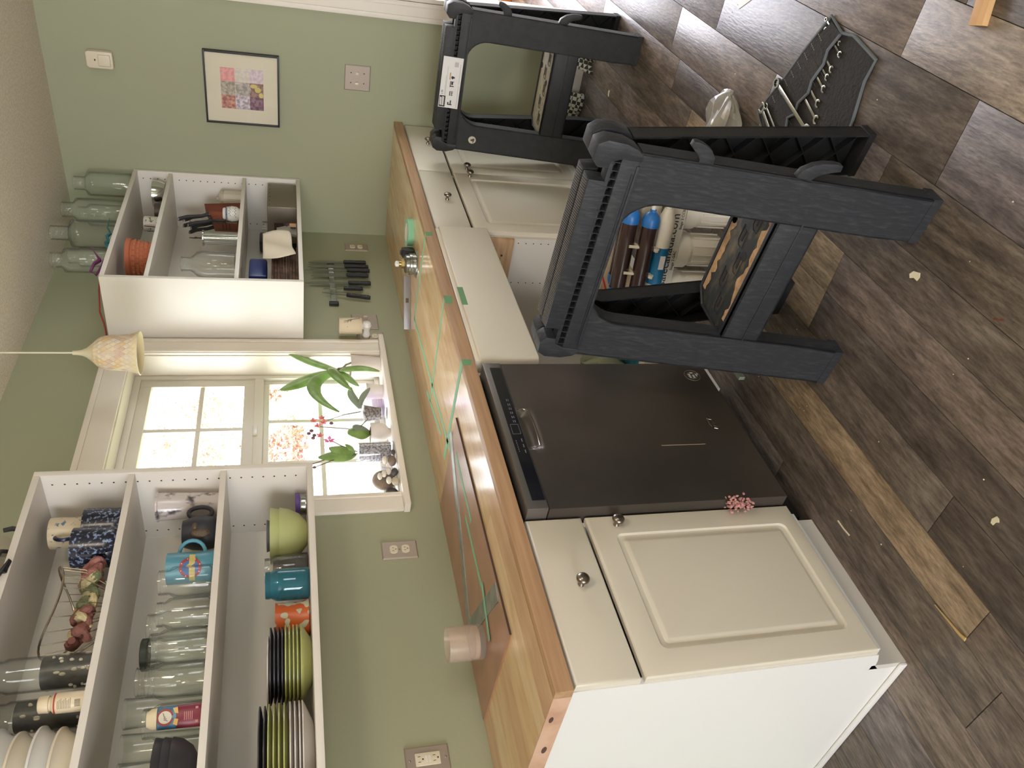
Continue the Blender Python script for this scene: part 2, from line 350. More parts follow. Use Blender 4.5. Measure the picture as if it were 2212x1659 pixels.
d = panel_door(-3.047, -2.592, .108, .703, t); knob(d, -2.625, .628)
# right double cabinet
t = thing('base_cabinet', 'cream double base cabinet right of the sink, two drawers over two panelled doors', 'cabinet', (0, 0, 0))
mk('carcass', G().box(-1.077, -1.061, -.598, -.002, .1, .868).box(-.018, -.002, -.598, -.002, .1, .868).box(-1.061, -.018, -.598, -.002, .1, .116).box(-1.061, -.018, -.02, -.004, .116, .868).box(-1.061, -.018, -.598, -.5, .85, .868).box(-.54, -.524, -.598, -.02, .7, .85), m_mel, t)
mk('toe_kick', G().box(-1.077, -.004, -.535, -.52, .002, .1), m_mel, t)
for a, b in ((-1.073, -.530), (-.526, -.004)):
    d = slab_front('drawer', a, b, .713, .863, t); knob(d, (a+b)/2-.01 if a < -1 else -.222, .776)
for a, b, kx in ((-1.073, -.530, -.566), (-.526, -.004, -.49)):
    d = panel_door(a, b, .108, .703, t); knob(d, kx, .634)
# sink cabinet (doors off)
t = thing('sink_cabinet', 'open white sink cabinet with its doors off, pegged side panels and pipes inside', 'cabinet', (0, 0, 0))
mk('carcass', G().box(-1.093, -1.078, -.598, -.002, .1, .868).box(-1.986, -1.971, -.598, -.002, .1, .868).box(-1.971, -1.093, -.018, -.004, .1, .868), m_mel, t)
mk('bottom_panel', G().box(-1.971, -1.093, -.598, -.018, .1, .116), mat('stained_panel', (190, 172, 146), .6, c2=(150, 128, 100), scale=6), t)
mk('toe_kick', G().box(-1.986, -1.078, -.535, -.52, .002, .1), m_mel, t)
g = G()
for y in (-.578, -.392, -.07):
    for i in range(14): z = .17+.032*i; g.add([(-1.0937, y+.0028*math.cos(a*PI/3), z+.0028*math.sin(a*PI/3)) for a in range(6)], [tuple(range(6))])
g.open = True; o = mk('peg_holes', g, m_hole, t); o['kind'] = 'stuff'
m_pine = mat('pine', (205, 172, 136), .6, c2=(184, 146, 108), scale=5, stretch=(1, 1, 9), bump=.05)
brd = mk('support_cleat', G().box(-1.113, -1.094, -.603, -.40, .545, .66), m_pine, t, bev=.004)
mk('screw', G().cyl((0, 0, 0), .0045, .002, 10, Matrix.Translation((-1.113, -.53, .59)) @ Matrix.Rotation(-PI/2, 4, 'Y')), m_hole, brd)
brd = mk('support_cleat', G().box(-1.97, -1.951, -.603, -.40, .50, .64), m_pine, t, bev=.004)
# sink apron
m_sink = mat('sink_fireclay', (226, 218, 203), .28)
t = thing('farmhouse_sink', 'white apron-front farmhouse sink set under the uncut counter', 'sink', (0, 0, 0))
g = G(); x0, x1, ya, yb, za, zb, r = -1.957, -1.083, -.642, -.12, .664, .862, .022
prof = []
for (px, py, st) in ((x0+r, ya+r, PI), (x1-r, ya+r, 1.5*PI)):
    for i in range(7): a = st+.5*PI*i/6; prof.append((px+r*math.cos(a), py+r*math.sin(a)))
prof += [(x1, yb), (x0, yb)]
g.prism(prof, lambda a, b, k: (a, b, k), za, zb-.004)
mk('apron', g, m_sink, t, ang=60, bev=.004)
g = G().prism([(x0+.008, ya+.014), (x1-.008, ya+.014), (x1-.008, yb), (x0+.008, yb)], lambda a, b, k: (a, b, k), zb-.006, zb+.0085)
mk('rim', g, m_sink, t, bev=.003)
mk('drain', G().lathe([(.001, 0), (.05, 0), (.05, .05), (.03, .06), (.001, .06)], 20, (-1.5, -.32, .604)), m_chrome, t)
# painter's tape on the sink rim
m_tape = mat('green_masking_tape', (140, 196, 160), .7)
m_tape2 = mat('green_masking_tape_deep', (112, 160, 116), .7)
# PVC trap
m_pvc = mat('pvc_beige', (205, 188, 160), .4)
t = thing('drain_pipe', 'beige plastic drain trap with blue valve at the back of the sink cabinet', 'pipe', (-1.15, -.3, .116))
mk('trap', G().tube([(.0, .02, .0), (.0, .02, .12), (0, .0, .17), (0, -.06, .18), (0, -.1, .15), (0, -.11, .1)], .022, 12), m_pvc, t)
mk('coupling', G().lathe([(.02, 0), (.03, 0), (.03, .035), (.026, .04), (.03, .045), (.03, .05), (.02, .05)], 18, (0, -.11, .07)).lathe([(.02, 0), (.032, 0), (.032, .04), (.02, .04)], 18, (0, .02, .05)), m_pvc, t)
mk('valve_handle', G().box(-.03, .0, -.015, .02, .11, .135), mat('valve_blue', (40, 70, 170), .4), t, bev=.006)
# ================================================================ DISHWASHER
m_ss = mat('black_stainless', (104, 97, 92), .36, .6, c2=(80, 74, 69), scale=2.5, stretch=(1, 1, 1), lo=.3, hi=.7)
m_ss2 = mat('black_stainless_trim', (116, 112, 108), .34, .6)
t = thing('dishwasher', 'black stainless dishwasher between the left cabinet and the sink', 'dishwasher', (0, 0, 0))
DX0, DX1, DY = -2.588, -1.992, -.648
mk('body', G().box(DX0+.012, DX1-.008, -.585, -.03, .1, .866).box(DX0+.03, DX1-.02, -.52, -.5, .004, .1), m_black, t)
# door skin with a scooped handle pocket
hx, hz, hw, hh = -2.285, .79, .088, .042
g = G(); NX, NZ = 60, 44; zt, zb = .803, .118
def dsk(u, v):
    x = DX0+u*(DX1-DX0); z = zb+v*(zt-zb)
    if v > .9: z = zb+.9*(zt-zb)+(v-.9)*(zt-zb)
    q = max(0, 1-((x-hx)/hw)**4) * max(0, min(1, (z-(.803-.046))/.03)); d_ = .02*min(1, q*1.6)
    return (x, DY+d_, z)
us = sorted(set([i/24 for i in range(25)]+[(hx-hw+2*hw*i/22-DX0)/(DX1-DX0) for i in range(23)])); vs_ = [0, .3, .6, .85, .9]+[.9+.1*i/14 for i in range(1, 15)]
P = [dsk(u, v) for u in us for v in vs_]; nv = len(vs_); fs = [(i*nv+j, (i+1)*nv+j, (i+1)*nv+j+1, i*nv+j+1) for i in range(len(us)-1) for j in range(nv-1)]
g.add(P, fs)
n = len(us)
Pb = [(DX0+u*(DX1-DX0), -.59, z) for u in (0, 1) for z in (zb, zt)]
k = len(g.v); g.add(Pb, []); g.f += [(0, nv-1, k+1, k), ((n-1)*nv, (n-1)*nv+nv-1, k+3, k+2), (k, k+1, k+3, k+2)]
g.f += [tuple([i*nv for i in range(n)]+[k+2, k]), tuple([i*nv+nv-1 for i in range(n)]+[k+3, k+1])]
mk('door', g, m_ss, t, ang=50)
mk('handle_pocket_lip_highlight', G().tube([(hx-.078, DY-.001, .80), (hx-.082, DY-.001, .785), (hx-.072, DY-.0015, .77), (hx-.03, DY-.0015, .7665), (hx+.03, DY-.0015, .7665), (hx+.072, DY-.0015, .77), (hx+.082, DY-.001, .785), (hx+.078, DY-.001, .80)], .0012, 6), mat('pocket_highlight', (170, 160, 146), .2, 1), t)  # lip in brighter metal, a highlight painted along the pocket edge
cp = mk('control_frame', G().box(DX0, DX1, DY-.004, -.6, .805, .861), m_ss2, t, bev=.003)
mk('control_panel', G().box(DX0+.028, DX1-.026, DY-.006, DY-.0035, .8085, .843), m_blackgloss, cp)
m_prt = mat('panel_print', (120, 124, 138), .5)
g = G()
for i, x in enumerate([-2.17, -2.19, -2.208, -2.226, -2.244, -2.262]):
    for z in (.818, .823): g.box(x-.005, x+.004, DY-.0064, DY-.0058, z, z+.0016)
for x in (-2.34, -2.362, -2.384):
    g.box(x-.006, x+.006, DY-.0064, DY-.0058, .817, .819)
for i in range(6): g.box(-2.345-.008*i, -2.341-.008*i, DY-.0064, DY-.0058, .834, .8355)
dx = -2.295
for a in ((dx-.02, dx+.02, .814, .8148), (dx-.02, dx+.02, .8362, .837), (dx-.02, dx-.0192, .814, .837), (dx+.0192, dx+.02, .814, .837)): g.box(a[0], a[1], DY-.0064, DY-.0058, a[2], a[3])
o = mk('panel_symbols', g, m_prt, cp); o['kind'] = 'stuff'
# round sticker and script badge
def disc(c, r, th, ax_='Y', n=28):
    g = G(); g.cyl((0, 0, 0), r, th, n, Matrix.Translation(c) @ Matrix.Rotation(PI/2, 4, 'X')); return g
stk = mk('round_sticker', disc((-2.055, DY+.0, .177), .027, .001), mat('sticker_dark', (64, 58, 52), .5), t)
mk('sticker_ring', G().tube([(-2.055+.0265*math.cos(a*PI/14), DY-.001, .177+.0265*math.sin(a*PI/14)) for a in range(28)], .0007, 5, True).tube([(-2.055+.0165*math.cos(a*PI/10), DY-.001, .177+.0165*math.sin(a*PI/10)) for a in range(20)], .0007, 5, True), mat('sticker_line', (128, 120, 108), .5), stk)
g = G()
for a, b, cc, dd in ((-2.068, -2.047, .183, .190), (-2.068, -2.052, .170, .177), (-2.045, -2.040, .171, .181), (-2.060, -2.048, .160, .165), (-2.052, -2.044, .155, .158)): g.box(a, b, DY-.0016, DY-.001, cc, dd)
mk('sticker_mark', g, mat('sticker_white', (205, 200, 190), .5), stk)
pts = [(0, 0), (.004, .010), (.007, .016), (.006, .004), (.007, -.003), (.012, .006), (.016, .006), (.018, .0), (.022, .006), (.025, .001), (.030, .007), (.032, .0), (.037, .006), (.04, .002), (.043, .012), (.045, .018), (.046, .002), (.05, .0), (.056, .006), (.06, .001), (.068, .004)]
mk('script_badge', G().tube([(-2.31+x, DY-.001, .202+z) for x, z in pts], .0006, 5).tube([(-2.316, DY-.001, .214), (-2.29, DY-.001, .221), (-2.262, DY-.001, .218)], .0006, 5), mat('badge_silver', (190, 182, 170), .25, 1), t)
mk('scratch', G().box(-2.374, -2.372, DY-.0007, DY, .272, .411), mat('scratch_light', (170, 150, 124), .5), t)
# pink insulation poking out
g = G(); 
random.seed(3)
for i in range(110): g.ell((random.gauss(0, .012), random.gauss(-.0, .006), random.gauss(0, .017)), random.uniform(.0015, .006), random.uniform(.0015, .005), random.uniform(.0015, .006), 6, 4)
tag(mk('insulation_tuft', g, mat('pink_fibreglass', (206, 150, 146), .95, bump=.6, bscale=200), loc=(-2.597, -.642, .272)), 'tuft of pink insulation wool poking out beside the dishwasher door', 'insulation')
# ================================================================ COUNTERTOP
t = thing('countertop', 'long butcher-block countertop running under the window to the right wall', 'countertop', (0, 0, .873))
staves = [mat('stave_%d' % i, a, .2, c2=b, scale=6, stretch=(1, 4.5, 1), lo=.3, hi=.75, detail=8, bump=.02, bscale=30, rnd=True, spec=.8) for i, (a, b) in enumerate((((232, 200, 152), (212, 170, 120)), ((226, 190, 142), (202, 158, 112)), ((240, 212, 170), (218, 180, 132)), ((222, 182, 142), (198, 152, 116))))]
CX0, D_ = -3.062, .629
mk('core', G().box(CX0+.003, -.002, -D_+.024, -.001, 0, .038), m_wood_edge, t)
mk('front_edge', G().box(CX0, -.002, -D_, -D_+.024, 0, .041), m_wood_edge, t, bev=.0012)
e_ = mk('end_grain', G().box(CX0, CX0+.003, -D_+.024, -.001, 0, .0408), mat('end_grain_wood', (214, 176, 150), .55, c2=(186, 140, 116), scale=5, stretch=(1, 3, 3), lo=.35, hi=.7), t)
m_knot = mat('wood_knot', (84, 60, 50), .7)
g = G().ell((CX0-.0003, -.52, .028), .0008, .012, .005).ell((CX0-.0003, -.39, .018), .0008, .015, .006); mk('knot', g, m_knot, e_)
random.seed(11); rows = 7; yy = [-.001-i*(D_-.025)/rows for i in range(rows+1)]
for r in range(rows):
    x = CX0+.003; first = True
    while x < -.01:
        L_ = random.uniform(.5, 1.1) if not first else random.uniform(.3, 1.0); first = False
        xe = min(x+L_, -.002)
        if -.002-xe < .2: xe = -.002
        mk('stave', G().box(x+.0002, xe-.0002, yy[r+1]+.0002, yy[r]-.0002, .038, .041), random.choice(staves), t); x = xe
# hardboard template, framing square, tapes
ZC = .914
m_hb = mat('hardboard', (178, 134, 108), .3, c2=(166, 124, 98), scale=9, spec=.7)
bp_ = [(-2.005, -.44), (-2.797, -.438), (-2.792, -.013), (-1.87, -.013)]
bp_ = [(-2.005, -.442), (-2.797, -.439), (-2.783, -.014), (-1.98, -.014)]
tag(mk('hardboard_sheet', G().prism([(0, 0), (-.792, .003), (-.778, .428), (.02, .428)], lambda a, b, k: (a, b, k), 0, .0045), m_hb, loc=(-2.005, -.442, ZC)), 'thin brown hardboard sheet lying on the butcher-block counter', 'board')
hb_ = bpy.data.objects['hardboard_sheet']; mk('sawn_edge_shadow', G().prism([(-.792, .003), (-.792, .0005), (0, -.0028), (0, 0)], lambda a, b, k: (a, b, k), .0002, .0052), mat('sawn_edge_shadow_dark', (74, 54, 44), .8), hb_)  # dark strip paints the shadow line along the sheet's sawn front edge
Zb = ZC+.0046
m_sq = mat('framing_square_steel', (150, 156, 152), .4, .7, c2=(172, 176, 170), scale=20)
a = Vector((-1.975, -.353, Zb)); b = Vector((-2.527, -.068, Zb)); c_ = Vector((-2.648, -.435, Zb))
def flatbar(p, q, w, th, z):
    p = Vector(p[:2]); q = Vector(q[:2]); d = (q-p).normalized(); n_ = Vector((-d.y, d.x))
    return [tuple(p+n_*w/2), tuple(p-n_*w/2), tuple(q-n_*w/2), tuple(q+n_*w/2)]
q_ = thing('framing_square', 'steel framing square lying on the brown hardboard sheet', 'square', (-2.527, -.068, Zb))
cor = Vector((-2.527, -.068))
for nm, e, w in (('blade', (a.x, a.y), .036), ('tongue', (-2.66, -.425), .05)):
    e = Vector(e); dd = (e-cor).normalized(); n_ = Vector((-dd.y, dd.x)); s0 = cor-dd*(.018 if nm == 'tongue' else .0)
    pl = [s0+n_*w/2, s0-n_*w/2, e-n_*w/2, e+n_*w/2]
    mk(nm, G().prism([tuple(p-cor) for p in pl], lambda x, y, k: (x, y, k), 0 if nm == 'blade' else .0002, .0022 if nm == 'blade' else .0024), m_sq, q_)
def tape(name_lab, p, q, w=.012, z=ZC, m=m_tape, curl=False):
    pl = flatbar(p, q, w*1.35, .0003, z); cxx = (p[0]+q[0])/2; cyy = (p[1]+q[1])/2
    g = G().prism([(x-cxx, y-cyy) for x, y in pl], lambda x, y, k: (x, y, k), .0002, .0007)
    return tag(mk('masking_tape_strip', g, m, loc=(cxx, cyy, z)), name_lab, 'tape', 'green tape strips on the counter')
tape('green tape strip crossing the counter beside the dishwasher corner of the sink', (-1.957, -.627), (-1.925, -.19), .019)
tape('green tape strip running from the counter edge by the double cabinet past the faucet parts', (-1.142, -.627), (-1.098, -.20), .015)
tape('green tape strip running diagonally from above the sink middle to near the window wall', (-1.60, -.627), (-1.597, -.17), .013)
tape('long green tape strip running along the counter in front of the window sill', (-1.098, -.205), (-2.02, -.285), .013)
tape('short green tape strip crossing the long strip near the window wall', (-1.52, -.155), (-1.83, -.215), .013)
tape('green tape strip on the hardboard nearest the dishwasher', (-2.075, -.355), (-2.35, -.345), .012, Zb)
tape('green tape strip on the hardboard ending short of the square', (-2.29, -.30), (-2.545, -.295), .012, Zb)
tape('short green tape strip on the hardboard beside the candle jar', (-2.548, -.318), (-2.695, -.262), .013, Zb+.003)
for lab, x, w, z0, z1 in (('green tape end folded over the counter front below the tape roll', -1.142, .03, .885, .913), ('green tape end folded over the counter front above the sink middle', -1.605, .05, .884, .913), ('green tape end folded over the counter front beside the dishwasher', -1.957, .03, .882, .913)):
    tag(mk('masking_tape_end', G().prism([(-w/2, 0), (w/2, 0), (w/2*.8, z0-z1), (-w/2, (z0-z1)*.8)], lambda a, b, k: (a, k, b), -.0007, -.0001), m_tape2, loc=(x, -D_, z1)), lab, 'tape', 'green tape strips on the counter')
tag(mk('masking_tape_patch', G().box(-.055, .055, -.0006, .0, -.02, .0), m_tape2, loc=(-1.60, -.6425, .862)), 'green tape patch stuck on the upper edge of the sink apron', 'tape', 'green tape strips on the counter')
# tape roll standing flat, black gadget, drain, level
t = thing('tape_roll', 'roll of green masking tape on the counter under the wall cabinet', 'tape', (-.84, -.47, ZC))
mk('tape_band', G().lathe([(.04, 0), (.058, 0), (.058, .025), (.04, .025), (.04, 0)], 36), m_tape, t, ang=40)
mk('core', G().lathe([(.037, 0), (.0398, 0), (.0398, .025), (.037, .025), (.037, 0)], 36), mat('card_core', (214, 206, 192), .7), t, ang=40)
t = thing('tape_measure', 'black tape measure between the green tape roll and the steel sink strainer', 'tool', (-.925, -.42, ZC), .3)
mk('case', G().prism([(-.035, 0), (.035, 0), (.038, .01), (.036, .04), (.02, .05), (-.02, .05), (-.037, .036)], lambda a, b, k: (a, k, b), -.018, .018), m_black, t, bev=.004)
mk('lock_button', G().box(-.01, .012, -.008, .008, .049, .057), m_black, t, bev=.002); mk('end_hook', G().box(-.042, -.034, -.01, .01, .0, .012), m_steel, t)
t = thing('sink_strainer', 'polished steel sink strainer basket upside down on the counter', 'drain', (-1.035, -.43, ZC))
mk('flange', G().lathe([(.001, 0), (.055, 0), (.057, .003), (.052, .008), (.042, .01)], 40), m_chrome, t)
mk('basket_body', G().lathe([(.042, .009), (.042, .022), (.044, .024), (.044, .034), (.038, .036), (.038, .048), (.03, .052), (.018, .054)], 36), m_steel, t, ang=40)
mk('brass_nut', G().lathe([(.018, .053), (.018, .066), (.014, .066)], 6).cyl((0, 0, .062), .012, .014, 16), mat('brass', (176, 150, 100), .3, 1), t)
mk('plastic_plug', G().lathe([(.0105, 0), (.012, .003), (.012, .012), (.006, .016), (.001, .016)], 12, (0, 0, .076)), m_white, t)
t = thing('caulk_tool', 'grey metal torpedo level lying on the counter behind the sink strainer', 'tool', (-.97, -.20, ZC), math.atan2(.16, -.11))
mk('level_body', G().box(-.115, .115, -.009, .009, 0, .03), mat('level_grey', (150, 148, 150), .4, .5), t, bev=.002)
mk('vial_window', G().box(-.02, .0, -.0095, .0095, .009, .022), mat('vial', (96, 90, 66), .2), t)
t.name = 'torpedo_level'
# frosted candle jar
m_frost = glass('frosted_glass', (246, 238, 230), blend=.25, dens=.17, rough=.25)
t = thing('glass_candle_jar', 'frosted glass candle jar standing on the brown hardboard sheet', 'jar', (-2.645, -.185, ZC+.0046))
mk('jar_wall', G().lathe([(.001, 0), (.045, 0), (.0475, .004), (.0475, .1), (.0445, .1), (.0445, .016), (.001, .015)], 40), m_frost, t)
mk('wax_band', G().lathe([(.001, .0165), (.044, .0165), (.044, .028), (.001, .028)], 36), mat('wax', (206, 190, 176), .4), t)
# ================================================================ SAWHORSES
m_sh_n = mat('sawhorse_plastic_worn', (38, 40, 46), .55, c2=(60, 62, 65), scale=120, stretch=(1, 1, .22), lo=.50, hi=.80, detail=12, bump=.12, bscale=120)
m_sh_f = mat('sawhorse_plastic_clean_and_shaded', (30, 31, 33), .5, c2=(37, 38, 39), scale=30, bump=.1, bscale=160)
m_sh_d = mat('sawhorse_plastic_inner', (34, 34, 40), .6)
m_tray_n = mat('tray_worn_tan', (48, 52, 54), .6, c2=(112, 100, 80), scale=34, stretch=(1, .5, 1), lo=.5, hi=.75, detail=9, bump=.1, bscale=80)
m_tray_f = mat('tray_dusty_grey', (176, 168, 148), .7, c2=(140, 132, 116), scale=50, lo=.4, hi=.8)
def sawhorse(label, org, es, near):
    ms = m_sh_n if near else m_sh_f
    rz = math.atan2(es[1], es[0])-PI/2        # local x = depth, local y = length
    t = thing('sawhorse', label, 'sawhorse', (org[0], org[1], 0), rz, group=None)
    LEN, D, K, tw = .585, .345, .165, .006
    def Pf(s, h, k): return (K*h+k, s, h)
    def Pr(s, h, k): return (D-K*h-k, s, h)
    def arc(c, r, a0, a1, n=7): return [(c[0]+r[0]*math.cos(a0+(a1-a0)*i/n), c[1]+r[1]*math.sin(a0+(a1-a0)*i/n)) for i in range(n+1)]
    def legpoly(left):
        w = .117
        p = [(0, 0), (.112, 0), (.117, .10), (.117, .62)]+arc((.20, .62), (.083, .083), PI, PI/2)+[(.20, .706), (0, .706)]
        return [(LEN-s, h) for s, h in p][::-1] if left else p
    for Pm, fm in ((Pf, 'front'), (Pr, 'rear')):
        for left in (0, 1):
            g = G(); poly = legpoly(left); g.prism(poly, Pm, 0, tw)
            # side flanges following the outline
            edge = [(0, 0), (0, .70)] if not left else [(LEN, 0), (LEN, .70)]
            s0, s1 = (0, .005) if not left else (LEN-.005, LEN)
            g.prism([(s0, .0), (s1, .0), (s1, .70), (s0, .70)], Pm, 0, .045)
            inner = [(.112, 0), (.117, .10), (.117, .62)]+arc((.20, .62), (.083, .083), PI, PI/2)+[(.28, .703)]
            if left: inner = [(LEN-s, h) for s, h in inner]
            n_ = len(inner); sg = -1 if not left else 1
            P = []; 
            for s, h in inner: P += [Pm(s, h, 0), Pm(s, h, .045), Pm(s+sg*.004, h+.002, .045), Pm(s+sg*.004, h+.002, 0)]
            g.add(P, [(i*4+j, i*4+(j+1) % 4, i*4+4+(j+1) % 4, i*4+4+j) for i in range(n_-1) for j in range(4)])
            # diagonal ribs on the hollow side
            a0, a1 = (.006, .112) if not left else (LEN-.112, LEN-.006)
            for i in range(6):
                h0 = .03+i*.105; h1 = h0+.105
                for (u, v) in (((a0, h0), (a1, h1)), ((a1, h0), (a0, h1))):
                    dx, dz = v[0]-u[0], v[1]-u[1]; L_ = math.hypot(dx, dz); nx, nz = -dz/L_*.0012, dx/L_*.0012
                    g.prism([(u[0]+nx, u[1]+nz), (u[0]-nx, u[1]-nz), (v[0]-nx, v[1]-nz), (v[0]+nx, v[1]+nz)], Pm, tw, .026)
            # foot block
            f0, f1 = (-.003, .115) if not left else (LEN-.115, LEN+.003)
            g.prism([(f0, 0), (f1, 0), (f1, .022), (f0, .022)], Pm, -.001, .048)
            mk('leg', g, ms if fm == 'front' else m_sh_f, t, ang=30)  # near horse's rear legs get the darker plastic as painted-in shade
        zb_, zt_ = (.245, .345) if fm == 'front' else (.215, .305)
        g = G(); g.prism([(.117, zb_), (LEN-.117, zb_), (LEN-.117, zt_), (.117, zt_)], Pm, .001, .012)
        g.prism([(.117, zb_), (LEN-.117, zb_), (LEN-.117, zb_+.007), (.117, zb_+.007)], Pm, .001, .045).prism([(.117, zt_-.007), (LEN-.117, zt_-.007), (LEN-.117, zt_), (.117, zt_)], Pm, .001, .022)
        g.prism([(.11, .285), (LEN-.11, .285), (LEN-.11, .289), (.11, .289)], Pm, -.0015, .002)
        mk('crossbar', g, ms, t, bev=.0015)
        g = G(); g.prism([(.0, .702), (LEN, .702), (LEN, .742), (.0, .742)], Pm, -.002, .03)
        g.prism([(.05, .71), (LEN-.05, .71), (LEN-.05, .7125), (.05, .7125)], Pm, -.0035, -.001)
        g.prism([(.03, .70), (LEN-.03, .70), (LEN-.03, .707), (.03, .707)], Pm, -.005, .0)
        mk('lower_rail', g, ms, t, bev=.002)
        # slot with ribs
        g = G(); g.prism([(.03, .74), (LEN-.03, .74), (LEN-.03, .764), (.03, .764)], Pm, .024, .03); mk('slot_back', g, m_sh_d, t)
        g = G()
        for i in range(27): s = .03+i*(LEN-.06)/26; g.prism([(s-.0009, .74), (s+.0009, .74), (s+.0009, .764), (s-.0009, .764)], Pm, -.0005, .026)
        mk('slot_ribs', g, ms, t)
        g = G(); g.prism([(.078, .762), (LEN-.078, .762), (LEN-.078, .80), (.078, .80)], Pm, -.002, .0385)
        g.prism([(.02, .755), (LEN-.02, .755), (LEN-.02, .765), (.02, .765)], Pm, .0, .03)
        mk('top_block', g, ms, t, bev=.002)
        # end lugs
        for left in (0, 1):
            p = [(.006, .698), (-.006, .712), (-.016, .74), (-.018, .782), (-.006, .802), (.03, .804), (.046, .79), (.046, .766), (.03, .764), (.02, .742), (.02, .70)]
            if left: p = [(LEN-s, h) for s, h in p][::-1]
            g = G().prism(p, Pm, -.004, .04); mk('end_lug', g, ms, t, bev=.003)
    # hooks on the side edge
    def hook(pts, w):
        g = G()
        P = []; 
        for i, (s, h, ww) in enumerate(pts):
            a = pts[max(0, i-1)]; b = pts[min(len(pts)-1, i+1)]; dx, dz = b[0]-a[0], b[1]-a[1]; L_ = math.hypot(dx, dz) or 1; nx, nz = -dz/L_*ww, dx/L_*ww
            P += [Pf(s+nx, h+nz, .0), Pf(s-nx, h-nz, .0), Pf(s-nx, h-nz, w), Pf(s+nx, h+nz, w)]
        n_ = len(pts); g.add(P, [(0, 1, 2, 3), tuple(4*(n_-1)+j for j in range(4))]+[(i*4+j, i*4+(j+1) % 4, i*4+4+(j+1) % 4, i*4+4+j) for i in range(n_-1) for j in range(4)])
        mk('hook', g, ms, t, ang=50, bev=.001)
    hook([(.004, .562, .017), (-.010, .563, .0165), (-.021, .571, .015), (-.030, .584, .012), (-.036, .597, .009), (-.037, .603, .006)], .016)
    hook([(.004, .338, .018), (-.010, .334, .0175), (-.022, .321, .015), (-.031, .302, .0125), (-.036, .280, .010), (-.037, .266, .007)], .016)
    # tray
    s0, s1, d0, d1, z1, z0 = .107, LEN-.107, .078, D-.105, .342, .312
    g = G().prism([(d0, s0), (d1-.04, s0), (d1, s0+.035), (d1, s1-.035), (d1-.04, s1), (d0, s1)], lambda a, b, k: (a, b, k), z0+.012, z1-.004)
    tr = mk('tray', g, m_tray_n if near else m_tray_f, t, bev=.002)
    rim = G(); ring = [(d0, s0), (d1-.04, s0), (d1, s0+.035), (d1, s1-.035), (d1-.04, s1), (d0, s1)]
    rim.tube([(a, b, z1-.002) for a, b in ring], .004, 6, True).tube([(a, b, z0+.006) for a, b in ring], .005, 6, True)
    for i in range(15): s = s0+.015+i*(s1-s0-.03)/14; rim.box(d0-.018, d0+.003, s-.0015, s+.0015, z0+.0, z1-.006)
    rim.box(d0-.004, d0, s0+.004, s1-.004, z0, z1-.006)
    mk('tray_rim', rim, ms, tr)
    g = G()
    for (hx_, hy_) in ((d0+.15, s0+(s1-s0)*.30), (d0+.05, s0+(s1-s0)*.42)): mk('tray_hole', G().cyl((hx_, hy_, z1-.0042), .0125, .0008, 20), m_sh_d, tr)
    if near:
        random.seed(2); m_worn = mat('worn_tan_scuff', (208, 170, 128), .7, c2=(178, 144, 106), scale=40)
        for e0, e1, sgn, wa in ((d0+.004, d0+.004, 1, .030), (d1-.006, d1-.006, -1, .026)):
            a_ = [(e0, s0+.012+(s1-s0-.05)*i/24) for i in range(25)]; b_ = [(e0+sgn*(wa*random.uniform(.25, 1)), q[1]) for q in a_]
            g = G(); g.open = True; g.add([(p[0], p[1], z1-.0034) for p in a_]+[(p[0], p[1], z1-.0034) for p in b_], [(i, i+1, 26+i, 25+i) for i in range(24)]); mk('scuffed_edge', g, m_worn, tr)
    g = G(); zz = z1-.0035; c0 = (d0+d1)/2-.008; n_ = 5
    w_ = (s1-s0-.05)/n_
    for i in range(n_):
        a = s0+.025+i*w_; o_ = .014*(1 if i % 2 else -1)
        g.tube([(c0+o_+.012, a+.004, zz), (c0+o_+.012, a+w_-.016, zz), (c0+o_+.003, a+w_-.005, zz), (c0+o_-.014, a+w_-.005, zz), (c0+o_-.014, a+.012, zz)], .0013, 5)
        g.box(c0+o_-.004, c0+o_+.003, a+.012, a+w_-.02, zz-.001, zz+.0012)
    o_ = mk('tray_groove', g, m_sh_d, tr); o_['kind'] = 'stuff'
    # non-slip ribs on top of both blocks
    g = G()
    for i in range(70):
        s = .082+i*(LEN-.164)/69
        for q in (0, 1):
            a = .133+q*.042; g.add([(a, s, .8003), (a+.004, s, .8003), (a+.036, s+.007, .8003), (a+.032, s+.007, .8003), (a+.002, s, .8016), (a+.034, s+.007, .8016)], [(0, 4, 5, 3), (1, 2, 5, 4), (0, 1, 4), (3, 5, 2)])
    o_ = mk('grip_ribs', g, mat('grip_grey', (120, 112, 100), .7) if near else ms, t); o_['kind'] = 'stuff'
    return t, Pf
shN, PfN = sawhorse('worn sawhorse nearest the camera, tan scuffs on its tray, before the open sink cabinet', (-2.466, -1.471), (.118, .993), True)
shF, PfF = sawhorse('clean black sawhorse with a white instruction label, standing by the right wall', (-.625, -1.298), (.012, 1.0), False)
# instruction label wrapped over the far sawhorse
m_lab = mat('label_white', (232, 230, 230), .6); m_ink = mat('label_ink', (58, 54, 58), .6); m_inkg = mat('label_ink_grey', (170, 166, 168), .6)
def LP(s, h, k=-.004): return PfF(s, h, k)
lab = mk('instruction_label', G().prism([(.193, .714), (.405, .716), (.405, .798), (.193, .796)], PfF, -.0056, -.0048), m_lab, shF)
pr = lambda poly, m, nm='print', k=-.0060: mk(nm, G().prism(poly, PfF, k, -.0055), m, lab)
pr([(.355, .771), (.402, .771), (.402, .796), (.355, .796)], mat('label_black', (44, 42, 44), .6), 'label_box')
g = G()
for (a, b, hs) in ((.36, .398, (.7765, .7845)), (.363, .397, (.7865, .7935))):
    n_ = 7
    for i in range(n_):
        s = a+(b-a)*i/n_; g.prism([(s, hs[0]), (s+.0042, hs[0]), (s+.003, hs[1]), (s-.0012, hs[1])], PfF, -.0064, -.0059)
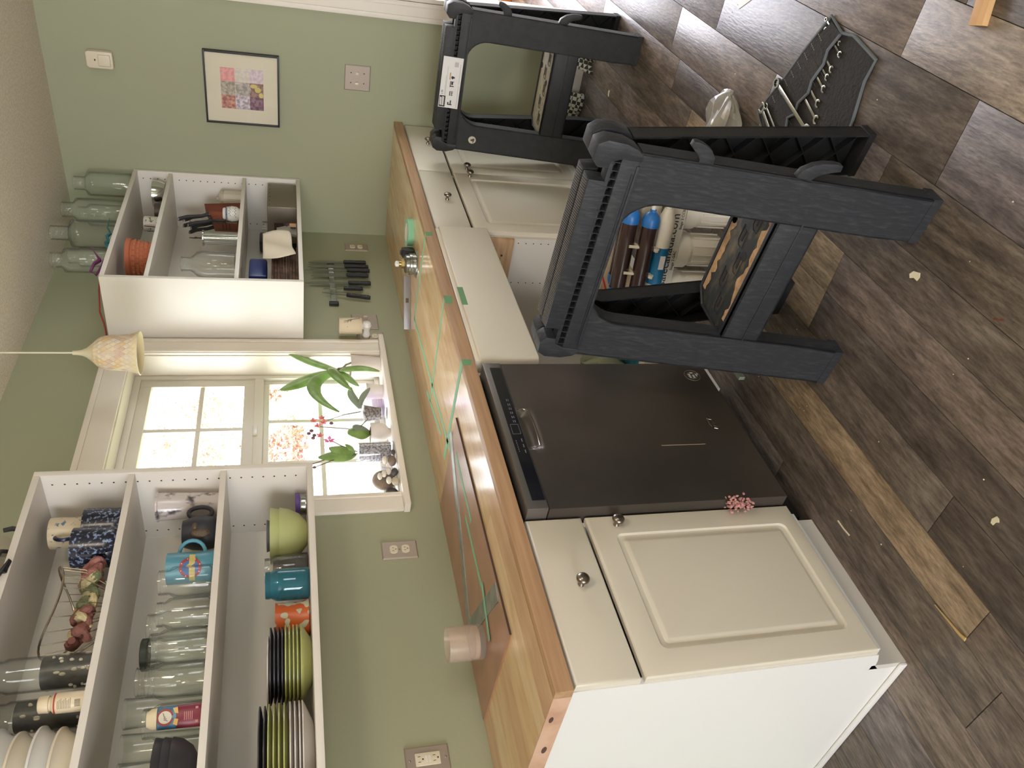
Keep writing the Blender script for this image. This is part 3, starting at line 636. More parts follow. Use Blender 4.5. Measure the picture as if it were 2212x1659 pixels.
o_ = mk('label_lettering', g, m_lab, lab); o_['kind'] = 'stuff'
text('label_text', '2 PK', .010, m_ink, fr((PfF(.350, .784, -.0062)[0], .350, .784), (0, -1, 0), (.163, 0, .987)), lab)
g = G()
for h, a, b in ((.776, .352, .27), (.7725, .352, .235), (.722, .40, .31), (.722, .30, .22)):
    s = a
    while s > b: g.prism([(s, h), (s-.004, h), (s-.004, h+.0016), (s, h+.0016)], PfF, -.0060, -.0055); s -= .0052
for i in range(9): g.prism([(.212+i*.0022, .732), (.2132+i*.0022, .732), (.2132+i*.0022, .748), (.212+i*.0022, .748)], PfF, -.0060, -.0055)
o_ = mk('label_print', g, m_inkg, lab); o_['kind'] = 'stuff'
g = G()
def pic(s, h, parts):
    for a, b, c, d in parts: g.prism([(s-a, h+b), (s-c, h+b), (s-c, h+d), (s-a, h+d)], PfF, -.0062, -.0055)
pic(.392, .742, [(0, .014, .012, .019), (0, 0, .004, .018), (.004, .004, .02, .009)])
pic(.352, .742, [(0, .012, .018, .015), (.002, 0, .004, .014), (.010, 0, .012, .014), (.016, 0, .018, .014), (0, .004, .018, .006)])
pic(.316, .742, [(0, .014, .024, .017), (.002, 0, .006, .016), (.01, .004, .022, .012), (.022, 0, .024, .016)])
pic(.282, .742, [(0, .006, .012, .012), (.003, 0, .01, .014)])
o_ = mk('label_pictures', g, m_ink, lab); o_['kind'] = 'stuff'
mk('label_picture_wood', G().prism([(.285, .758), (.256, .758), (.256, .764), (.285, .764)], PfF, -.0062, -.0055), mat('label_tan', (200, 168, 128), .6), lab)
# round emblem on the far sawhorse leg
def dsc(s, h, r, k0, k1, P_): return G().prism([(s+r*math.cos(a*PI/12), h+r*math.sin(a*PI/12)) for a in range(24)], P_, k0, k1)
em = mk('round_emblem', dsc(LEN_ := .533, .634, .0165, -.0018, 0, PfF), mat('emblem_white', (206, 200, 180), .5), shF)
mk('emblem_mark', G().prism([(.541, .626), (.528, .624), (.5245, .627), (.532, .642), (.5365, .641)], PfF, -.0023, -.0015).prism([(.546, .628), (.5425, .628), (.5425, .632), (.546, .632)], PfF, -.0023, -.0015), mat('emblem_grey', (86, 80, 66), .5), em)
# ================================================================ WRENCHES AND POUCH
m_wr = mat('wrench_steel', (196, 194, 186), .25, 1)
m_pouch = mat('pouch_black_cloth', (44, 40, 38), .95, c2=(66, 60, 52), scale=9, lo=.55, hi=.8, bump=.3, bscale=120)
m_pipe = mat('pouch_piping_grey', (92, 98, 102), .8)
m_stitch = mat('pouch_print', (130, 122, 112), .8)
pts = [(-1.814, -1.696), (-1.885, -1.671), (-1.935, -1.680), (-2.058, -1.656), (-2.05, -1.60), (-2.069, -1.504), (-2.075, -1.44), (-1.93, -1.335), (-1.72, -1.31), (-1.628, -1.366), (-1.706, -1.499), (-1.749, -1.585)]
t = thing('wrench_pouch', 'black cloth tool roll with grey piping lying open on the floor behind the near sawhorse', 'tool roll', (-1.85, -1.5, 0))
L0 = lambda p, z=0: (p[0]+1.85, p[1]+1.5, z)
mk('cloth', G().prism([(p[0]+1.85, p[1]+1.5) for p in pts], lambda a, b, k: (a, b, k), .0005, .004), m_pouch, t)
mk('edge_piping', G().tube([L0(p, .005) for p in pts], .0052, 6, True, .7), m_pipe, t)
pk = [(-1.889, -1.668), (-1.862, -1.62), (-1.868, -1.585), (-1.845, -1.533), (-1.85, -1.50), (-1.822, -1.462), (-1.826, -1.43), (-1.80, -1.41), (-1.815, -1.375), (-1.79, -1.34)]
top = [(-1.83, -1.685), (-1.765, -1.60), (-1.72, -1.50), (-1.645, -1.375), (-1.72, -1.32)]
pp = [(p[0]+1.85, p[1]+1.5) for p in pk]+[(p[0]+1.85, p[1]+1.5) for p in top[::-1]]
mk('pocket', G().prism(pp, lambda a, b, k: (a, b, k), .0038, .0105), m_pouch, t)
mk('pocket_piping', G().tube([L0(p, .0112) for p in pk], .0052, 6, False, .7), m_pipe, t)
g = G()
for i in range(9):
    f = i/9+.05; a = Vector(line((-1.80, -1.655, 0), (-1.66, -1.385, 0), f)); b = a+Vector((-.028, .012, 0))
    for k in range(4):
        c0 = a+(b-a)*k/4; g.add([L0(c0, .0112), L0(c0+Vector((-.004, .0016, 0)), .0112), L0(c0+Vector((-.005, -.0012, 0)), .0112), L0(c0+Vector((-.001, -.0028, 0)), .0112)], [(0, 1, 2, 3)])
g.open = True; o_ = mk('size_marks', g, m_stitch, t); o_['kind'] = 'stuff'
g = G()
for i in range(10):
    f = (i+.5)/10; a = Vector(line((-1.835, -1.672, 0), (-1.655, -1.35, 0), f)); b = a+Vector((-.10, .035, 0)) if f < .7 else a+Vector((-.13, .03, 0))
    g.tube([L0(a, .0106), L0(b, .0106)], .0009, 4)
mk('stitching', g, mat('stitch_dark', (60, 56, 54), .9), t)
def wrench(label, org, tip, r_open, r_box, group='loose wrenches', z=.017, vis=None):
    o = Vector((org[0], org[1], 0)); e = Vector((tip[0], tip[1], 0)); L_ = (e-o).length; rz = math.atan2(e.y-o.y, e.x-o.x)
    t = thing('wrench', label, 'wrench', (o.x, o.y, z), rz, group)
    w = r_box*.42
    g = G().prism([(r_box*.8, -w), (L_-r_open*.8, -w*.9), (L_-r_open*.8, w*.9), (r_box*.8, w)], lambda a, b, k: (a, b, k), -.0022, .0028); mk('shaft', g, m_wr, t, bev=.001)
    n = 24; g = G(); P = []; 
    for i in range(n):
        a = 2*PI*i/n; ri = r_box*(.62 if i % 2 else .70)
        P += [(r_box*math.cos(a), r_box*math.sin(a), -.004), (r_box*math.cos(a), r_box*math.sin(a), .0045), (ri*math.cos(a), ri*math.sin(a), .0045), (ri*math.cos(a), ri*math.sin(a), -.004)]
    g.add(P, [(i*4+j, i*4+(j+1) % 4, ((i+1) % n)*4+(j+1) % 4, ((i+1) % n)*4+j) for i in range(n) for j in range(4)]); mk('ring_end', g, m_wr, t)
    r = r_open; cxp = L_; poly = []
    for i in range(17): a = math.radians(50)+math.radians(260)*i/16; poly.append((cxp+r*math.cos(a), r*math.sin(a)))
    poly += [(cxp+r*.55, -r*.52), (cxp-r*.25, -r*.5), (cxp-r*.42, -r*.2), (cxp-r*.42, r*.2), (cxp-r*.25, r*.5), (cxp+r*.55, r*.52)]
    rot = math.radians(15); poly = [((a-cxp)*math.cos(rot)-b*math.sin(rot)+cxp, (a-cxp)*math.sin(rot)+b*math.cos(rot)) for a, b in poly]
    mk('open_end', G().prism(poly, lambda a, b, k: (a, b, k), -.0028, .0034), m_wr, t, bev=.0006)
    return t
wrench('largest wrench, lying askew across the tool roll pockets', (-1.695, -1.474), (-1.915, -1.418), .0165, .0155)
wrench('wrench with its open jaw up at the bag end of the tool roll', (-1.845, -1.305), (-1.664, -1.388), .0175, .0145)
wrench('thin wrench beside the open jaw at the bag end of the tool roll', (-1.84, -1.335), (-1.685, -1.40), .010, .009)
random.seed(5)
heads = [(-1.895, -1.648, .0065), (-1.915, -1.625, .009), (-1.905, -1.583, .0095), (-1.90, -1.56, .0095), (-1.905, -1.53, .0105), (-1.905, -1.49, .0115), (-1.925, -1.452, .0125)]
labs = ['smallest wrench in the tool roll, at its pointed corner', 'second smallest pocketed wrench, next to the pointed corner of the tool roll', 'third pocketed wrench from the pointed corner of the tool roll', 'dull middle wrench of the pocketed row', 'bright wrench just past the middle of the pocketed row', 'bright wrench last but one of the pocketed row', 'pocketed wrench closest to the big loose wrench']
for (x, y, r), l in zip(heads, labs): wrench(l, (x+.085+r*1.5, y-.035), (x, y), r, r*.85, group='wrenches in the tool roll pockets', z=.0058)
wrench('wrench seen as a small toothed ring under the near sawhorse', (-1.905, -1.262), (-1.77, -1.18), .010, .0115, z=.005)
tag(mk('red_cap', G().lathe([(.001, 0), (.011, 0), (.012, .004), (.009, .012), (.001, .014)], 12), mat('red_plastic', (170, 50, 48), .4), loc=(-1.93, -1.243, .0005)), 'small red plastic piece on the floor beside the toothed wrench ring', 'fitting')
# crumpled plastic bag with white fittings
m_bag = glass('plastic_bag', (206, 202, 194), blend=.35, dens=.45, rough=.3)
t = thing('plastic_bag', 'crumpled clear plastic bag of white fittings lying beside the wrench roll', 'bag', (-1.50, -1.27, 0))
random.seed(21)
def bagfn(u, v):
    a = 2*PI*u; th = PI*v; rr = 1+.22*math.sin(5*a+3*v*4)*math.sin(th)+.12*math.sin(11*a+2)
    return (.0+.095*math.sin(th)*math.cos(a)*rr, -.095*math.cos(th)*1.05-.012*math.cos(a), .034+.034*math.sin(th)*math.sin(a)*rr+.016*math.cos(th)**8*(1 if v > .5 else 0))
g = G().sheet(bagfn, 30, 16); mk('bag_film', g, m_bag, t, ang=10)
g = G()
for p in ((-.02, -.03, .028), (.02, .0, .026), (-.02, .03, .028), (.025, .04, .024), (0, .0, .045)): g.lathe([(.001, 0), (.018, 0), (.022, .006), (.022, .02), (.016, .024), (.001, .024)], 14, (0, 0, 0), Matrix.Translation(p) @ Matrix.Rotation(random.uniform(0, 3), 4, 'X'))
mk('white_fittings', g, m_ivory, t)
# debris on the floor
m_chip = mat('paint_chip', (224, 214, 186), .7)
for lab, pos, sc, rr in (('largest white chip on the floor, in the open boards near the camera', (-2.498, -1.297), .016, .4), ('pale chip lying past the corner of the left cabinet', (-3.007, -1.008), .011, 1.3), ('pale chip on the floor under the far sawhorse', (-.40, -.99), .014, 2.0)):
    g = G().prism([(-.9*sc, -.5*sc), (.4*sc, -.6*sc), (1.1*sc, -.1*sc), (.9*sc, .5*sc), (.1*sc, .35*sc), (-.6*sc, .7*sc), (-1.0*sc, .1*sc)], lambda a, b, k: (a, b, k), 0, .0015)
    tag(mk('paint_chip', g, m_chip, loc=(pos[0], pos[1], .0003), rz=rr), lab, 'debris')
tag(mk('wood_splinter', G().tube([(-.027, 0, 0), (0, .001, 0), (.027, -.001, 0)], .0022, 5), m_chip, loc=(-2.702, -.637, .0024), rz=.08), 'short pale splinter in the shadow beside the toe kick', 'debris')
tag(mk('wood_splinter', G().tube([(-.05, .008, 0), (0, .002, 0), (.035, -.002, 0), (.05, -.001, .0)], [.0012, .003, .0045, .006], 5, flat=.5), mat('straw_splinter', (196, 166, 112), .7), loc=(-3.07, -.738, .0032), rz=.2+PI), 'straw-coloured splinter lying along the pale floor plank', 'debris')
tag(mk('rust_nail', G().tube([(-.012, 0, 0), (.012, 0, 0)], .0016, 5), mat('rust', (130, 60, 36), .7), loc=(-2.752, -1.345, .0018), rz=.5), 'small rust-brown nail on the grey floorboards', 'debris')
tag(mk('timber_offcut', G().box(0, .16, -.0, .038, 0, .016), mat('fresh_pine', (226, 184, 134), .6, c2=(206, 160, 108), scale=4, stretch=(1, 8, 8)), loc=(-2.345, -1.815, .0003), rz=math.atan2(-.075, .02)+.0, bev=.001), 'fresh pine offcut lying on the floor at the edge of the picture', 'timber')
tag(mk('paper_scrap', G().prism([(0, 0), (-.07, -.05), (.06, -.06)], lambda a, b, k: (a, b, k), 0, .001), m_ivory, loc=(-1.31, -1.585, .0003)), 'corner of a white paper scrap on the floor beyond the tool roll', 'paper')
random.seed(9); g = G()
for i in range(70):
    x = random.uniform(-3.2, -1.0); y = random.uniform(-1.6, -.66); s_ = random.uniform(.0012, .0028); g.ell((x, y, s_*.4), s_, s_*.8, s_*.4, 5, 3)
o_ = tag(mk('sawdust_specks', g, m_chip), 'tiny pale specks of sawdust scattered over the dark floorboards', 'debris', kind='stuff')
# gingham cloth against the right wall
m_ging = mat('gingham', (214, 210, 196), .9, c2=(62, 62, 58), kind='checker', scale=56, lo=.49, hi=.51)
t = thing('gingham_cloth', 'black and white gingham cloth draped to the floor along the right wall', 'cloth', (-.03, -.86, 0))
def drape(u, v): return (-.02-.02*math.sin(u*9)*v-.05*v, -.02+u*.24, .10*(1-v)+.003)
mk('cloth_fold', G().sheet(drape, 18, 6), m_ging, t, solid=.004)
def drape2(u, v): return (-.03-.02*math.sin(u*7+1)*v-.07*v, -.21+u*.08, .06*(1-v)+.003)
mk('cloth_fold', G().sheet(drape2, 10, 6), m_ging, t, solid=.004)
# ================================================================ WATER FILTER UNIT in front of the sink cabinet
m_fblue = mat('filter_cap_blue', (38, 108, 178), .4); m_fdark = mat('filter_smoked', (58, 40, 38), .18, coat=.3); m_fwht = mat('filter_white', (224, 216, 200), .4)
m_red = mat('red_tubing', (196, 50, 44), .4)
rzf = .17
t = thing('water_filter_unit', 'under-sink water filter with dark and white cartridges, seen through the near sawhorse', 'water filter', (-1.735, -.91, 0), rzf)
# local: y along the unit, x back (+) , -x faces camera
br = mk('bracket', G().box(-.006, .0, -.20, .20, .187, .245).box(-.006, .10, -.20, .20, .185, .189), m_fwht, t, bev=.001)
mt = Matrix(((0, 0, -1, -.0066), (-1, 0, 0, .186), (0, 1, 0, .207), (0, 0, 0, 1)))
text('bracket_lettering', 'aquasafecanada.com', .040, mat('print_black', (40, 38, 40), .6), mt, br)
mt2 = Matrix(((0, 0, -1, -.0066), (-1, 0, 0, .055), (0, 1, 0, .191), (0, 0, 0, 1))); text('bracket_small_print', 'Stage 2 GAC', .013, m_ink, mt2, br)
mt2 = Matrix(((0, 0, -1, -.0066), (-1, 0, 0, -.085), (0, 1, 0, .191), (0, 0, 0, 1))); text('bracket_small_print', 'Stage 3 CCB', .013, m_ink, mt2, br)
for y in (-.135, 0, .135):
    h_ = mk('filter_housing', G().lathe([(.001, .002), (.045, .002), (.05, .01), (.054, .12), (.054, .135), (.062, .137), (.062, .183), (.001, .185)], 28, (.055, y, 0)), m_fwht, t, ang=40)
    g = G()
    for k in range(12): a = 2*PI*k/12; g.box(-.003, .003, .0535, .057, .02, .12, Matrix.Translation((.055, y, 0)) @ Matrix.Rotation(a, 4, 'Z'))
    mk('housing_ribs', g, m_fwht, h_)
def horiz(prof, y0, x, z): return G().lathe(prof, 26, (0, 0, 0), Matrix.Translation((x, y0, z)) @ Matrix.Rotation(-PI/2, 4, 'X'))
def cart(x, z, y0, dark=True):
    if dark:
        b_ = mk('dark_cartridge', horiz([(.001, 0), (.025, 0), (.026, .005), (.0265, .02), (.0265, .235), (.025, .245), (.001, .245)], y0, x, z), m_fdark, t)
        for yy_, rv in ((y0+.015, PI/2), (y0+.235, -PI/2)):
            g = G().lathe([(.028, 0), (.0285, .02), (.024, .036), (.015, .044), (.010, .047), (.010, .055), (.001, .055)], 26, (0, 0, 0), Matrix.Translation((x, yy_, z)) @ Matrix.Rotation(rv, 4, 'X'))
            mk('blue_cap', g, m_fblue, b_, ang=40)
        mk('elbow_fitting', G().tube([(x, y0-.035, z), (x, y0-.055, z), (x, y0-.06, z+.012), (x, y0-.06, z+.028)], .007, 10), m_white, b_)
    return b_
cart(-.005, .375, -.115); cart(-.035, .318, -.115); cart(.05, .36, -.14)
mb = mk('membrane_housing', horiz([(.001, 0), (.015, 0), (.018, .01), (.026, .03), (.0275, .035), (.0275, .27), (.024, .28), (.001, .28)], -.16, -.03, .262), m_fwht, t, ang=50)
bl = mk('blue_label', G().lathe([(.0279, 0), (.0279, .125)], 26, (0, 0, 0), Matrix.Translation((-.03, -.035, .262)) @ Matrix.Rotation(-PI/2, 4, 'X')), mat('label_blue', (22, 112, 160), .5), mb)
mk('label_patch', G().box(-.0595, -.0575, -.01, .035, .252, .27), m_lab, bl)
mk('top_fitting', G().tube([(-.03, -.155, .262), (-.03, -.175, .262), (-.03, -.182, .275), (-.03, -.182, .29)], .009, 10), m_white, mb)
mk('blue_tube', G().tube([(-.035, -.172, .325), (-.033, -.178, .30), (-.03, -.180, .28)], .0035, 8), mat('tube_blue', (40, 60, 160), .4), t)
for y in (-.03, .06):
    g = G()
    for (xa, za, xb, zb) in ((-.006, .375, -.034, .318), (-.034, .30, -.03, .28)):
        g.tube([(xa-.027, y, za), (xa-.03, y, (za+zb)/2), (xb-.02, y, zb)], .005, 6)
    g.box(-.066, -.03, y-.006, y+.006, .286, .296).box(-.036, .0, y-.006, y+.006, .343, .353)
    mk('clip', g, m_ivory, t)
mk('red_tube', G().tube([(.05, -.18, .375), (.02, -.13, .40), (.03, -.03, .415), (.06, .10, .41), (.08, .20, .36), (.08, .26, .30)], .0033, 8), m_red, t)
mk('booster_pump', G().lathe([(.001, 0), (.032, 0), (.034, .01), (.034, .10), (.02, .11), (.001, .11)], 20, (0, 0, 0), Matrix.Translation((.10, -.15, .36)) @ Matrix.Rotation(-PI/2, 4, 'X')), m_black, t)
mk('valve_block', G().box(.02, .07, -.19, -.10, .26, .33).cyl((.045, -.15, .33), .02, .02), m_ivory, t, bev=.008)
# rag heap, yellow cord on the left of the sink cabinet
random.seed(14)
t = thing('rag_heap', 'heap of teal, navy and mustard rags inside the open sink cabinet', 'cloth', (-1.74, -.46, .117))
for i, (nm, col) in enumerate((('teal', (34, 110, 104)), ('navy', (30, 42, 84)), ('mustard', (110, 100, 40)), ('pale', (130, 134, 110)), ('turquoise', (20, 110, 140)))):
    ph = i*1.3
    def fn(u, v, ph=ph, i=i):
        a = 2*PI*u; th = PI*v; rr = 1+.25*math.sin(3*a+ph)+.15*math.sin(7*a+2*ph+5*v)
        return ((-.03, .02, .04, -.02, 0)[i]+.075*math.sin(th)*math.cos(a)*rr, (.02, .06, -.03, -.02, -.05)[i]+.06*math.sin(th)*math.sin(a)*rr, (.21, .12, .16, .235, .09)[i]-.07*math.cos(th)*(1+.15*math.sin(4*a)))
    mk('rag', G().sheet(fn, 26, 12), mat('rag_%s' % nm, col, .95, bump=.5, bscale=60), t)
mk('crate', G().box(-.11, .12, -.10, .12, 0, .12), m_ivory, t, bev=.01)
tag(mk('yellow_cord', G().tube([(0, 0, .38), (.01, -.02, .30), (.04, -.05, .22), (.05, -.04, .12), (.02, -.08, .05), (-.02, -.14, .004), (-.08, -.17, .004), (-.15, -.15, .004), (-.19, -.19, .004), (-.21, -.22, .004)], .0045, 8), mat('cord_yellow', (206, 186, 50), .5), loc=(-1.78, -.46, 0)), 'yellow cord trailing out of the sink cabinet past the dishwasher', 'cord')
tag(mk('grey_drain_hose', G().tube([(0, 0, .30), (-.03, -.06, .22), (-.01, -.12, .14), (.03, -.14, .10), (.07, -.10, .13)], .014, 10), mat('hose_beige', (190, 172, 150), .6), loc=(-1.70, -.42, 0)), 'beige drain hose curling at the left side of the sink cabinet', 'hose')
tag(mk('floor_strip', G().box(-.05, .05, -.006, .006, 0, .02), mat('grey_green_strip', (130, 136, 120), .6), loc=(-2.03, -.655, .0003)), 'short grey plastic strip standing on the floor under the dishwasher corner', 'strip')
tag(mk('brown_cable_tag', G().prism([(-.02, 0), (.02, 0), (.012, .06), (-.012, .06)], lambda a, b, k: (k, a, b), 0, .003), m_lab, loc=(-1.60, -.71, .0003)), 'small white card tag standing on the floor by the water filter', 'tag')
# next room
t = thing('orange_bag', 'orange paper bag on the floor of the next room beyond the doorway', 'bag', (1.66, -.90, 0))
mk('bag_body', G().prism([(-.10, -.16), (.10, -.14), (.12, .02), (-.08, .05)], lambda a, b, k: (a, b, k), 0, .30), mat('orange_paper', (232, 140, 76), .6, c2=(206, 110, 60), scale=5), t, bev=.01)
tag(mk('wooden_table_leg', G().tube([(0, 0, 0), (0, 0, .35), (0, 0, .72)], [.018, .022, .026], 14), mat('beech', (208, 172, 142), .4), loc=(1.26, -.94, 0)), 'round beech wood table leg standing in the next room', 'table leg')
tag(mk('dark_box', G().box(-.12, .12, -.06, .10, 0, .22), mat('slate_blue', (74, 80, 100), .6), loc=(1.52, -.70, 0), bev=.01), 'slate-blue box on the floor behind the wooden leg in the next room', 'box')
# ================================================================ WALL UNITS
def wall_unit(name, label, x0, x1, z0, z1, shelves, holes_x, dp=.299, panel_out=None):
    t = thing(name, label, 'shelf unit', (0, 0, 0)); w = .018
    mk('side_panel', G().box(x0, x0+w, -dp, -.001, z0, z1), m_mel, t, bev=.0012)
    mk('side_panel', G().box(x1-w, x1, -dp, -.001, z0, z1), m_mel, t, bev=.0012)
    mk('top_panel', G().box(x0+w, x1-w, -dp, -.001, z1-.018, z1), m_mel, t, bev=.001)
    mk('bottom_panel', G().box(x0+w, x1-w, -dp, -.001, z0, z0+.018), m_mel, t, bev=.001)
    mk('back_panel', G().box(x0+w, x1-w, -.012, -.002, z0+.018, z1-.018), m_mel, t)
    for z in shelves: mk('shelf', G().box(x0+w, x1-w, -dp+.004, -.013, z-.017, z), m_mel, t, bev=.001)
    g = G(); g.open = True
    for y in (-.262, -.045):
        z = z0+.05
        while z < z1-.03:
            g.add([(x1-w-.0004, y+.003*math.cos(a*PI/3), z+.003*math.sin(a*PI/3)) for a in range(6)], [tuple(range(6))]); z += .032
    o_ = mk('peg_holes', g, m_hole, t); o_['kind'] = 'stuff'
    return t
S0, S1, S2 = 1.376, 1.6255, 1.877      # standing heights in the left unit
wall_unit('open_shelf_unit', 'white open wall unit left of the window, filled with crockery and jars', -3.08, -2.033, 1.358, 2.123, (S1, S2), None)
R0, R1, R2z = 1.380, 1.633, 1.968
wall_unit('open_shelf_unit', 'white open wall unit right of the window, a knife block on its middle shelf', -.982, -.003, 1.362, 2.1236, (R1, R2z), None)
# ---------------------------------------------------------------- crockery builders
def mugshape(label, loc, r, h, m, ha=0, mh=None, group=None, taper=1.0, bulge=0, name='mug', hw=None):
    t = thing(name, label, 'mug', loc, ha, group)
    mk('mug_body', G().lathe([(.001, 0), (r*.72*taper, 0), (r*.86*taper, h*.05), (r*(.96+bulge), h*.35), (r*(.99+bulge), h*.6), (r, h), (r-.003, h), (r*(.92+bulge), h*.5), (r*.7, h*.08), (.001, h*.07)], 36), m, t, ang=60)
    hh = h*.27; pts = [(r*.93+(hw or .55)*r*math.sin(PI*i/10), 0, h*.5+hh*math.cos(PI*i/10)) for i in range(11)]
    mk('handle', G().tube(pts, r*.12, 10), mh or m, t); return t
def jar(label, loc, r, h, m=None, neck=.8, threads=3, group='clear jars on the middle shelf', name='glass_jar', lid=None, shoulder=.8, square=False):
    t = thing(name, label, 'jar', loc, 0, group); m = m or m_glass; rn = r*neck; hs = h*shoulder; nh = h-hs
    out = [(.001, 0), (r*.85, 0), (r*.97, .004), (r, .012), (r, hs-.012), (r*.97, hs-.004), (rn*1.02, hs+.008)]
    for k in range(threads):
        z = hs+.010+(nh-.014)*k/threads; out += [(rn, z), (rn*1.05, z+.003), (rn, z+.006)]
    out += [(rn, h-.003), (rn*1.03, h-.001), (rn*1.0, h), (rn*.93, h)]
    inn = [(rn*.93, hs+.008), (r*.93, hs-.012), (r*.93, .012), (r*.8, .006), (.001, .006)]
    mk('jar_body', G().lathe(out+inn, 4*8 if not square else 32), m, t, ang=50)
    if lid: mk('lid', G().lathe([(.001, h-.012), (rn*1.08, h-.012), (rn*1.1, h-.010), (rn*1.1, h+.003), (rn*1.02, h+.005), (.001, h+.005)], 28), lid, t, ang=40)
    return t
def plate(label, loc, r, m, group, h=.018, name='plate', deep=False):
    o = mk(name, G().lathe([(.001, 0), (r*.55, 0), (r*.62, .003), (r*.9, h*.75), (r, h), (r, h+.003), (r*.97, h+.003), (r*.88, h*.75+.003), (r*.6, .006), (.001, .005)], 44), m, loc=loc, ang=60)
    return tag(o, label, 'plate', group)
m_charc = mat('stoneware_charcoal', (56, 54, 58), .45); m_green = mat('stoneware_green', (176, 178, 112), .35); m_greenb = mat('bowl_green', (184, 188, 130), .35)
m_wpl = mat('stoneware_white', (214, 206, 198), .35)
# bottom shelf
t = thing('tin', 'small silver tin with a purple lid in the corner of the bottom shelf', 'tin', (-2.093, -.175, S0))
mk('tin_body', G().lathe([(.001, 0), (.033, 0), (.034, .002), (.033, .006), (.034, .01), (.033, .014), (.034, .02), (.001, .021)], 30), m_steel, t); mk('lid', G().lathe([(.001, .021), (.036, .021), (.036, .033), (.034, .034), (.001, .034)], 30), mat('purple_lid', (92, 62, 140), .4), t, ang=40)
bowl = lambda r, h: G().lathe([(.001, 0), (r*.4, 0), (r*.45, .004), (r*.75, h*.3), (r*.93, h*.65), (r, h), (r*.965, h), (r*.9, h*.66), (r*.72, h*.34), (r*.4, .01), (.001, .009)], 40)
for lab, z, r, h, m in (('lower of the two nested green bowls on the bottom shelf', S0, .083, .082, m_greenb), ('upper of the two nested green bowls on the bottom shelf', S0+.026, .084, .082, m_greenb), ('small grey bowl sitting inside the nested green bowls', S0+.088, .048, .03, mat('bowl_grey', (110, 112, 118), .4))):
    tag(mk('bowl', bowl(r, h), m, loc=(-2.205, -.165, z), ang=60), lab, 'bowl', 'nested bowls')
tag(mk('dark_box', G().box(-.032, .032, -.045, .045, 0, .10), mat('aubergine_box', (74, 64, 66), .6), loc=(-2.29, -.10, S0), bev=.004), 'dark aubergine box behind the clear jar on the bottom shelf', 'box')
jar('clear jar beside the green bowls on the bottom shelf', (-2.335, -.165, S0), .044, .122, group='jars on the bottom shelf', neck=.78)
jar('turquoise glass jar on the bottom shelf', (-2.425, -.215, S0-.0), .044, .118, glass('aqua_glass', (96, 188, 206), blend=.32, dens=.22), group='jars on the bottom shelf', neck=.82)
m_org = mat('orange_glaze', (214, 104, 52), .35, c2=(206, 206, 182), kind='noise', scale=45, lo=.56, hi=.58, detail=0)
mugshape('orange mug with a pale design and dark handle beside the turquoise jar', (-2.505, -.165, S0), .046, .092, m_org, ha=PI*.5+.3, mh=m_black, taper=1.3)
zz = S0
for i in range(5): plate('green side plate in the right-hand stack, %s' % ('lowest of the five', 'second from the bottom', 'middle of the green five', 'second from the top of the green', 'topmost green one')[i], (-2.655, -.185, zz+(.011 if i else .0)+.0095*i), .098, m_green, 'side plates on the bottom shelf', h=.026 if i == 0 else .015)
for i in range(4): plate('charcoal side plate in the right-hand stack, %s' % ('lowest, resting on the green', 'second above the green', 'third above the green', 'topmost charcoal one')[i], (-2.655, -.185, zz+.060+.0095*i), .095, m_charc, 'side plates on the bottom shelf', h=.012)
plate('thin white plate on top of the charcoal side plates', (-2.66, -.16, zz+.099), .092, m_wpl, 'side plates on the bottom shelf', h=.008)
for i in range(4): plate('white dinner plate in the left-hand stack, %s' % ('lowest of the white', 'second white from the bottom', 'third white from the bottom', 'topmost white one')[i], (-2.895, -.158, zz+(.010 if i else 0)+.0105*i), .133, m_wpl, 'dinner plates on the bottom shelf', h=.026 if i == 0 else .013)
for i in range(4): plate('green dinner plate in the left-hand stack, %s' % ('lowest, resting on the white', 'second green', 'third green', 'topmost green')[i], (-2.895, -.158, zz+.054+.0115*i), .132, m_green, 'dinner plates on the bottom shelf', h=.014)
for i in range(2): plate('black dinner plate in the left-hand stack, %s' % ('lower of the two', 'upper of the two')[i], (-2.895, -.160, zz+.100+.0115*i), .128, m_charc, 'dinner plates on the bottom shelf', h=.012)
# middle shelf
m_marble = mat('marble_print', (206, 196, 194), .2, c2=(96, 86, 90), scale=34, stretch=(1, 1, .7), lo=.56, hi=.68, detail=6)
t = thing('marble_tumbler', 'tall marble-patterned tumbler at the window end of the middle shelf', 'tumbler', (-2.098, -.20, S1))
mk('tumbler_body', G().lathe([(.001, 0), (.033, 0), (.035, .003), (.042, .172), (.045, .175), (.045, .179), (.041, .179), (.033, .01), (.001, .009)], 36), m_marble, t, ang=40)
t = mugshape('white mug behind the black kettlebell-handled mug', (-2.165, -.12, S1), .043, .10, mat('cream_mug', (206, 200, 180), .4), ha=PI/2)
# black mug with a big ring handle
t = thing('mug', 'big black mug with a thick ring handle and a crest in relief', 'mug', (-2.222, -.215, S1), 0)
m_kb = mat('matt_black_glaze', (44, 46, 54), .5)
mk('mug_body', G().lathe([(.001, 0), (.034, 0), (.045, .012), (.05, .04), (.047, .07), (.038, .096), (.035, .096), (.044, .06), (.03, .012), (.001, .01)], 34), m_kb, t, ang=60)
mk('handle', G().tube([(.042+.018+.022*math.cos(2*PI*i/20)*1.0, -.02, .052+.032*math.sin(2*PI*i/20)) for i in range(20)], .0065, 10, True), m_kb, t)
rel = G(); rel.ell((-.03, -.035, .045), .016, .012, .028).ell((-.012, -.045, .06), .012, .006, .008); mk('relief_crest', rel, mat('relief_bronze', (92, 76, 60), .5, bump=.6, bscale=90), t)
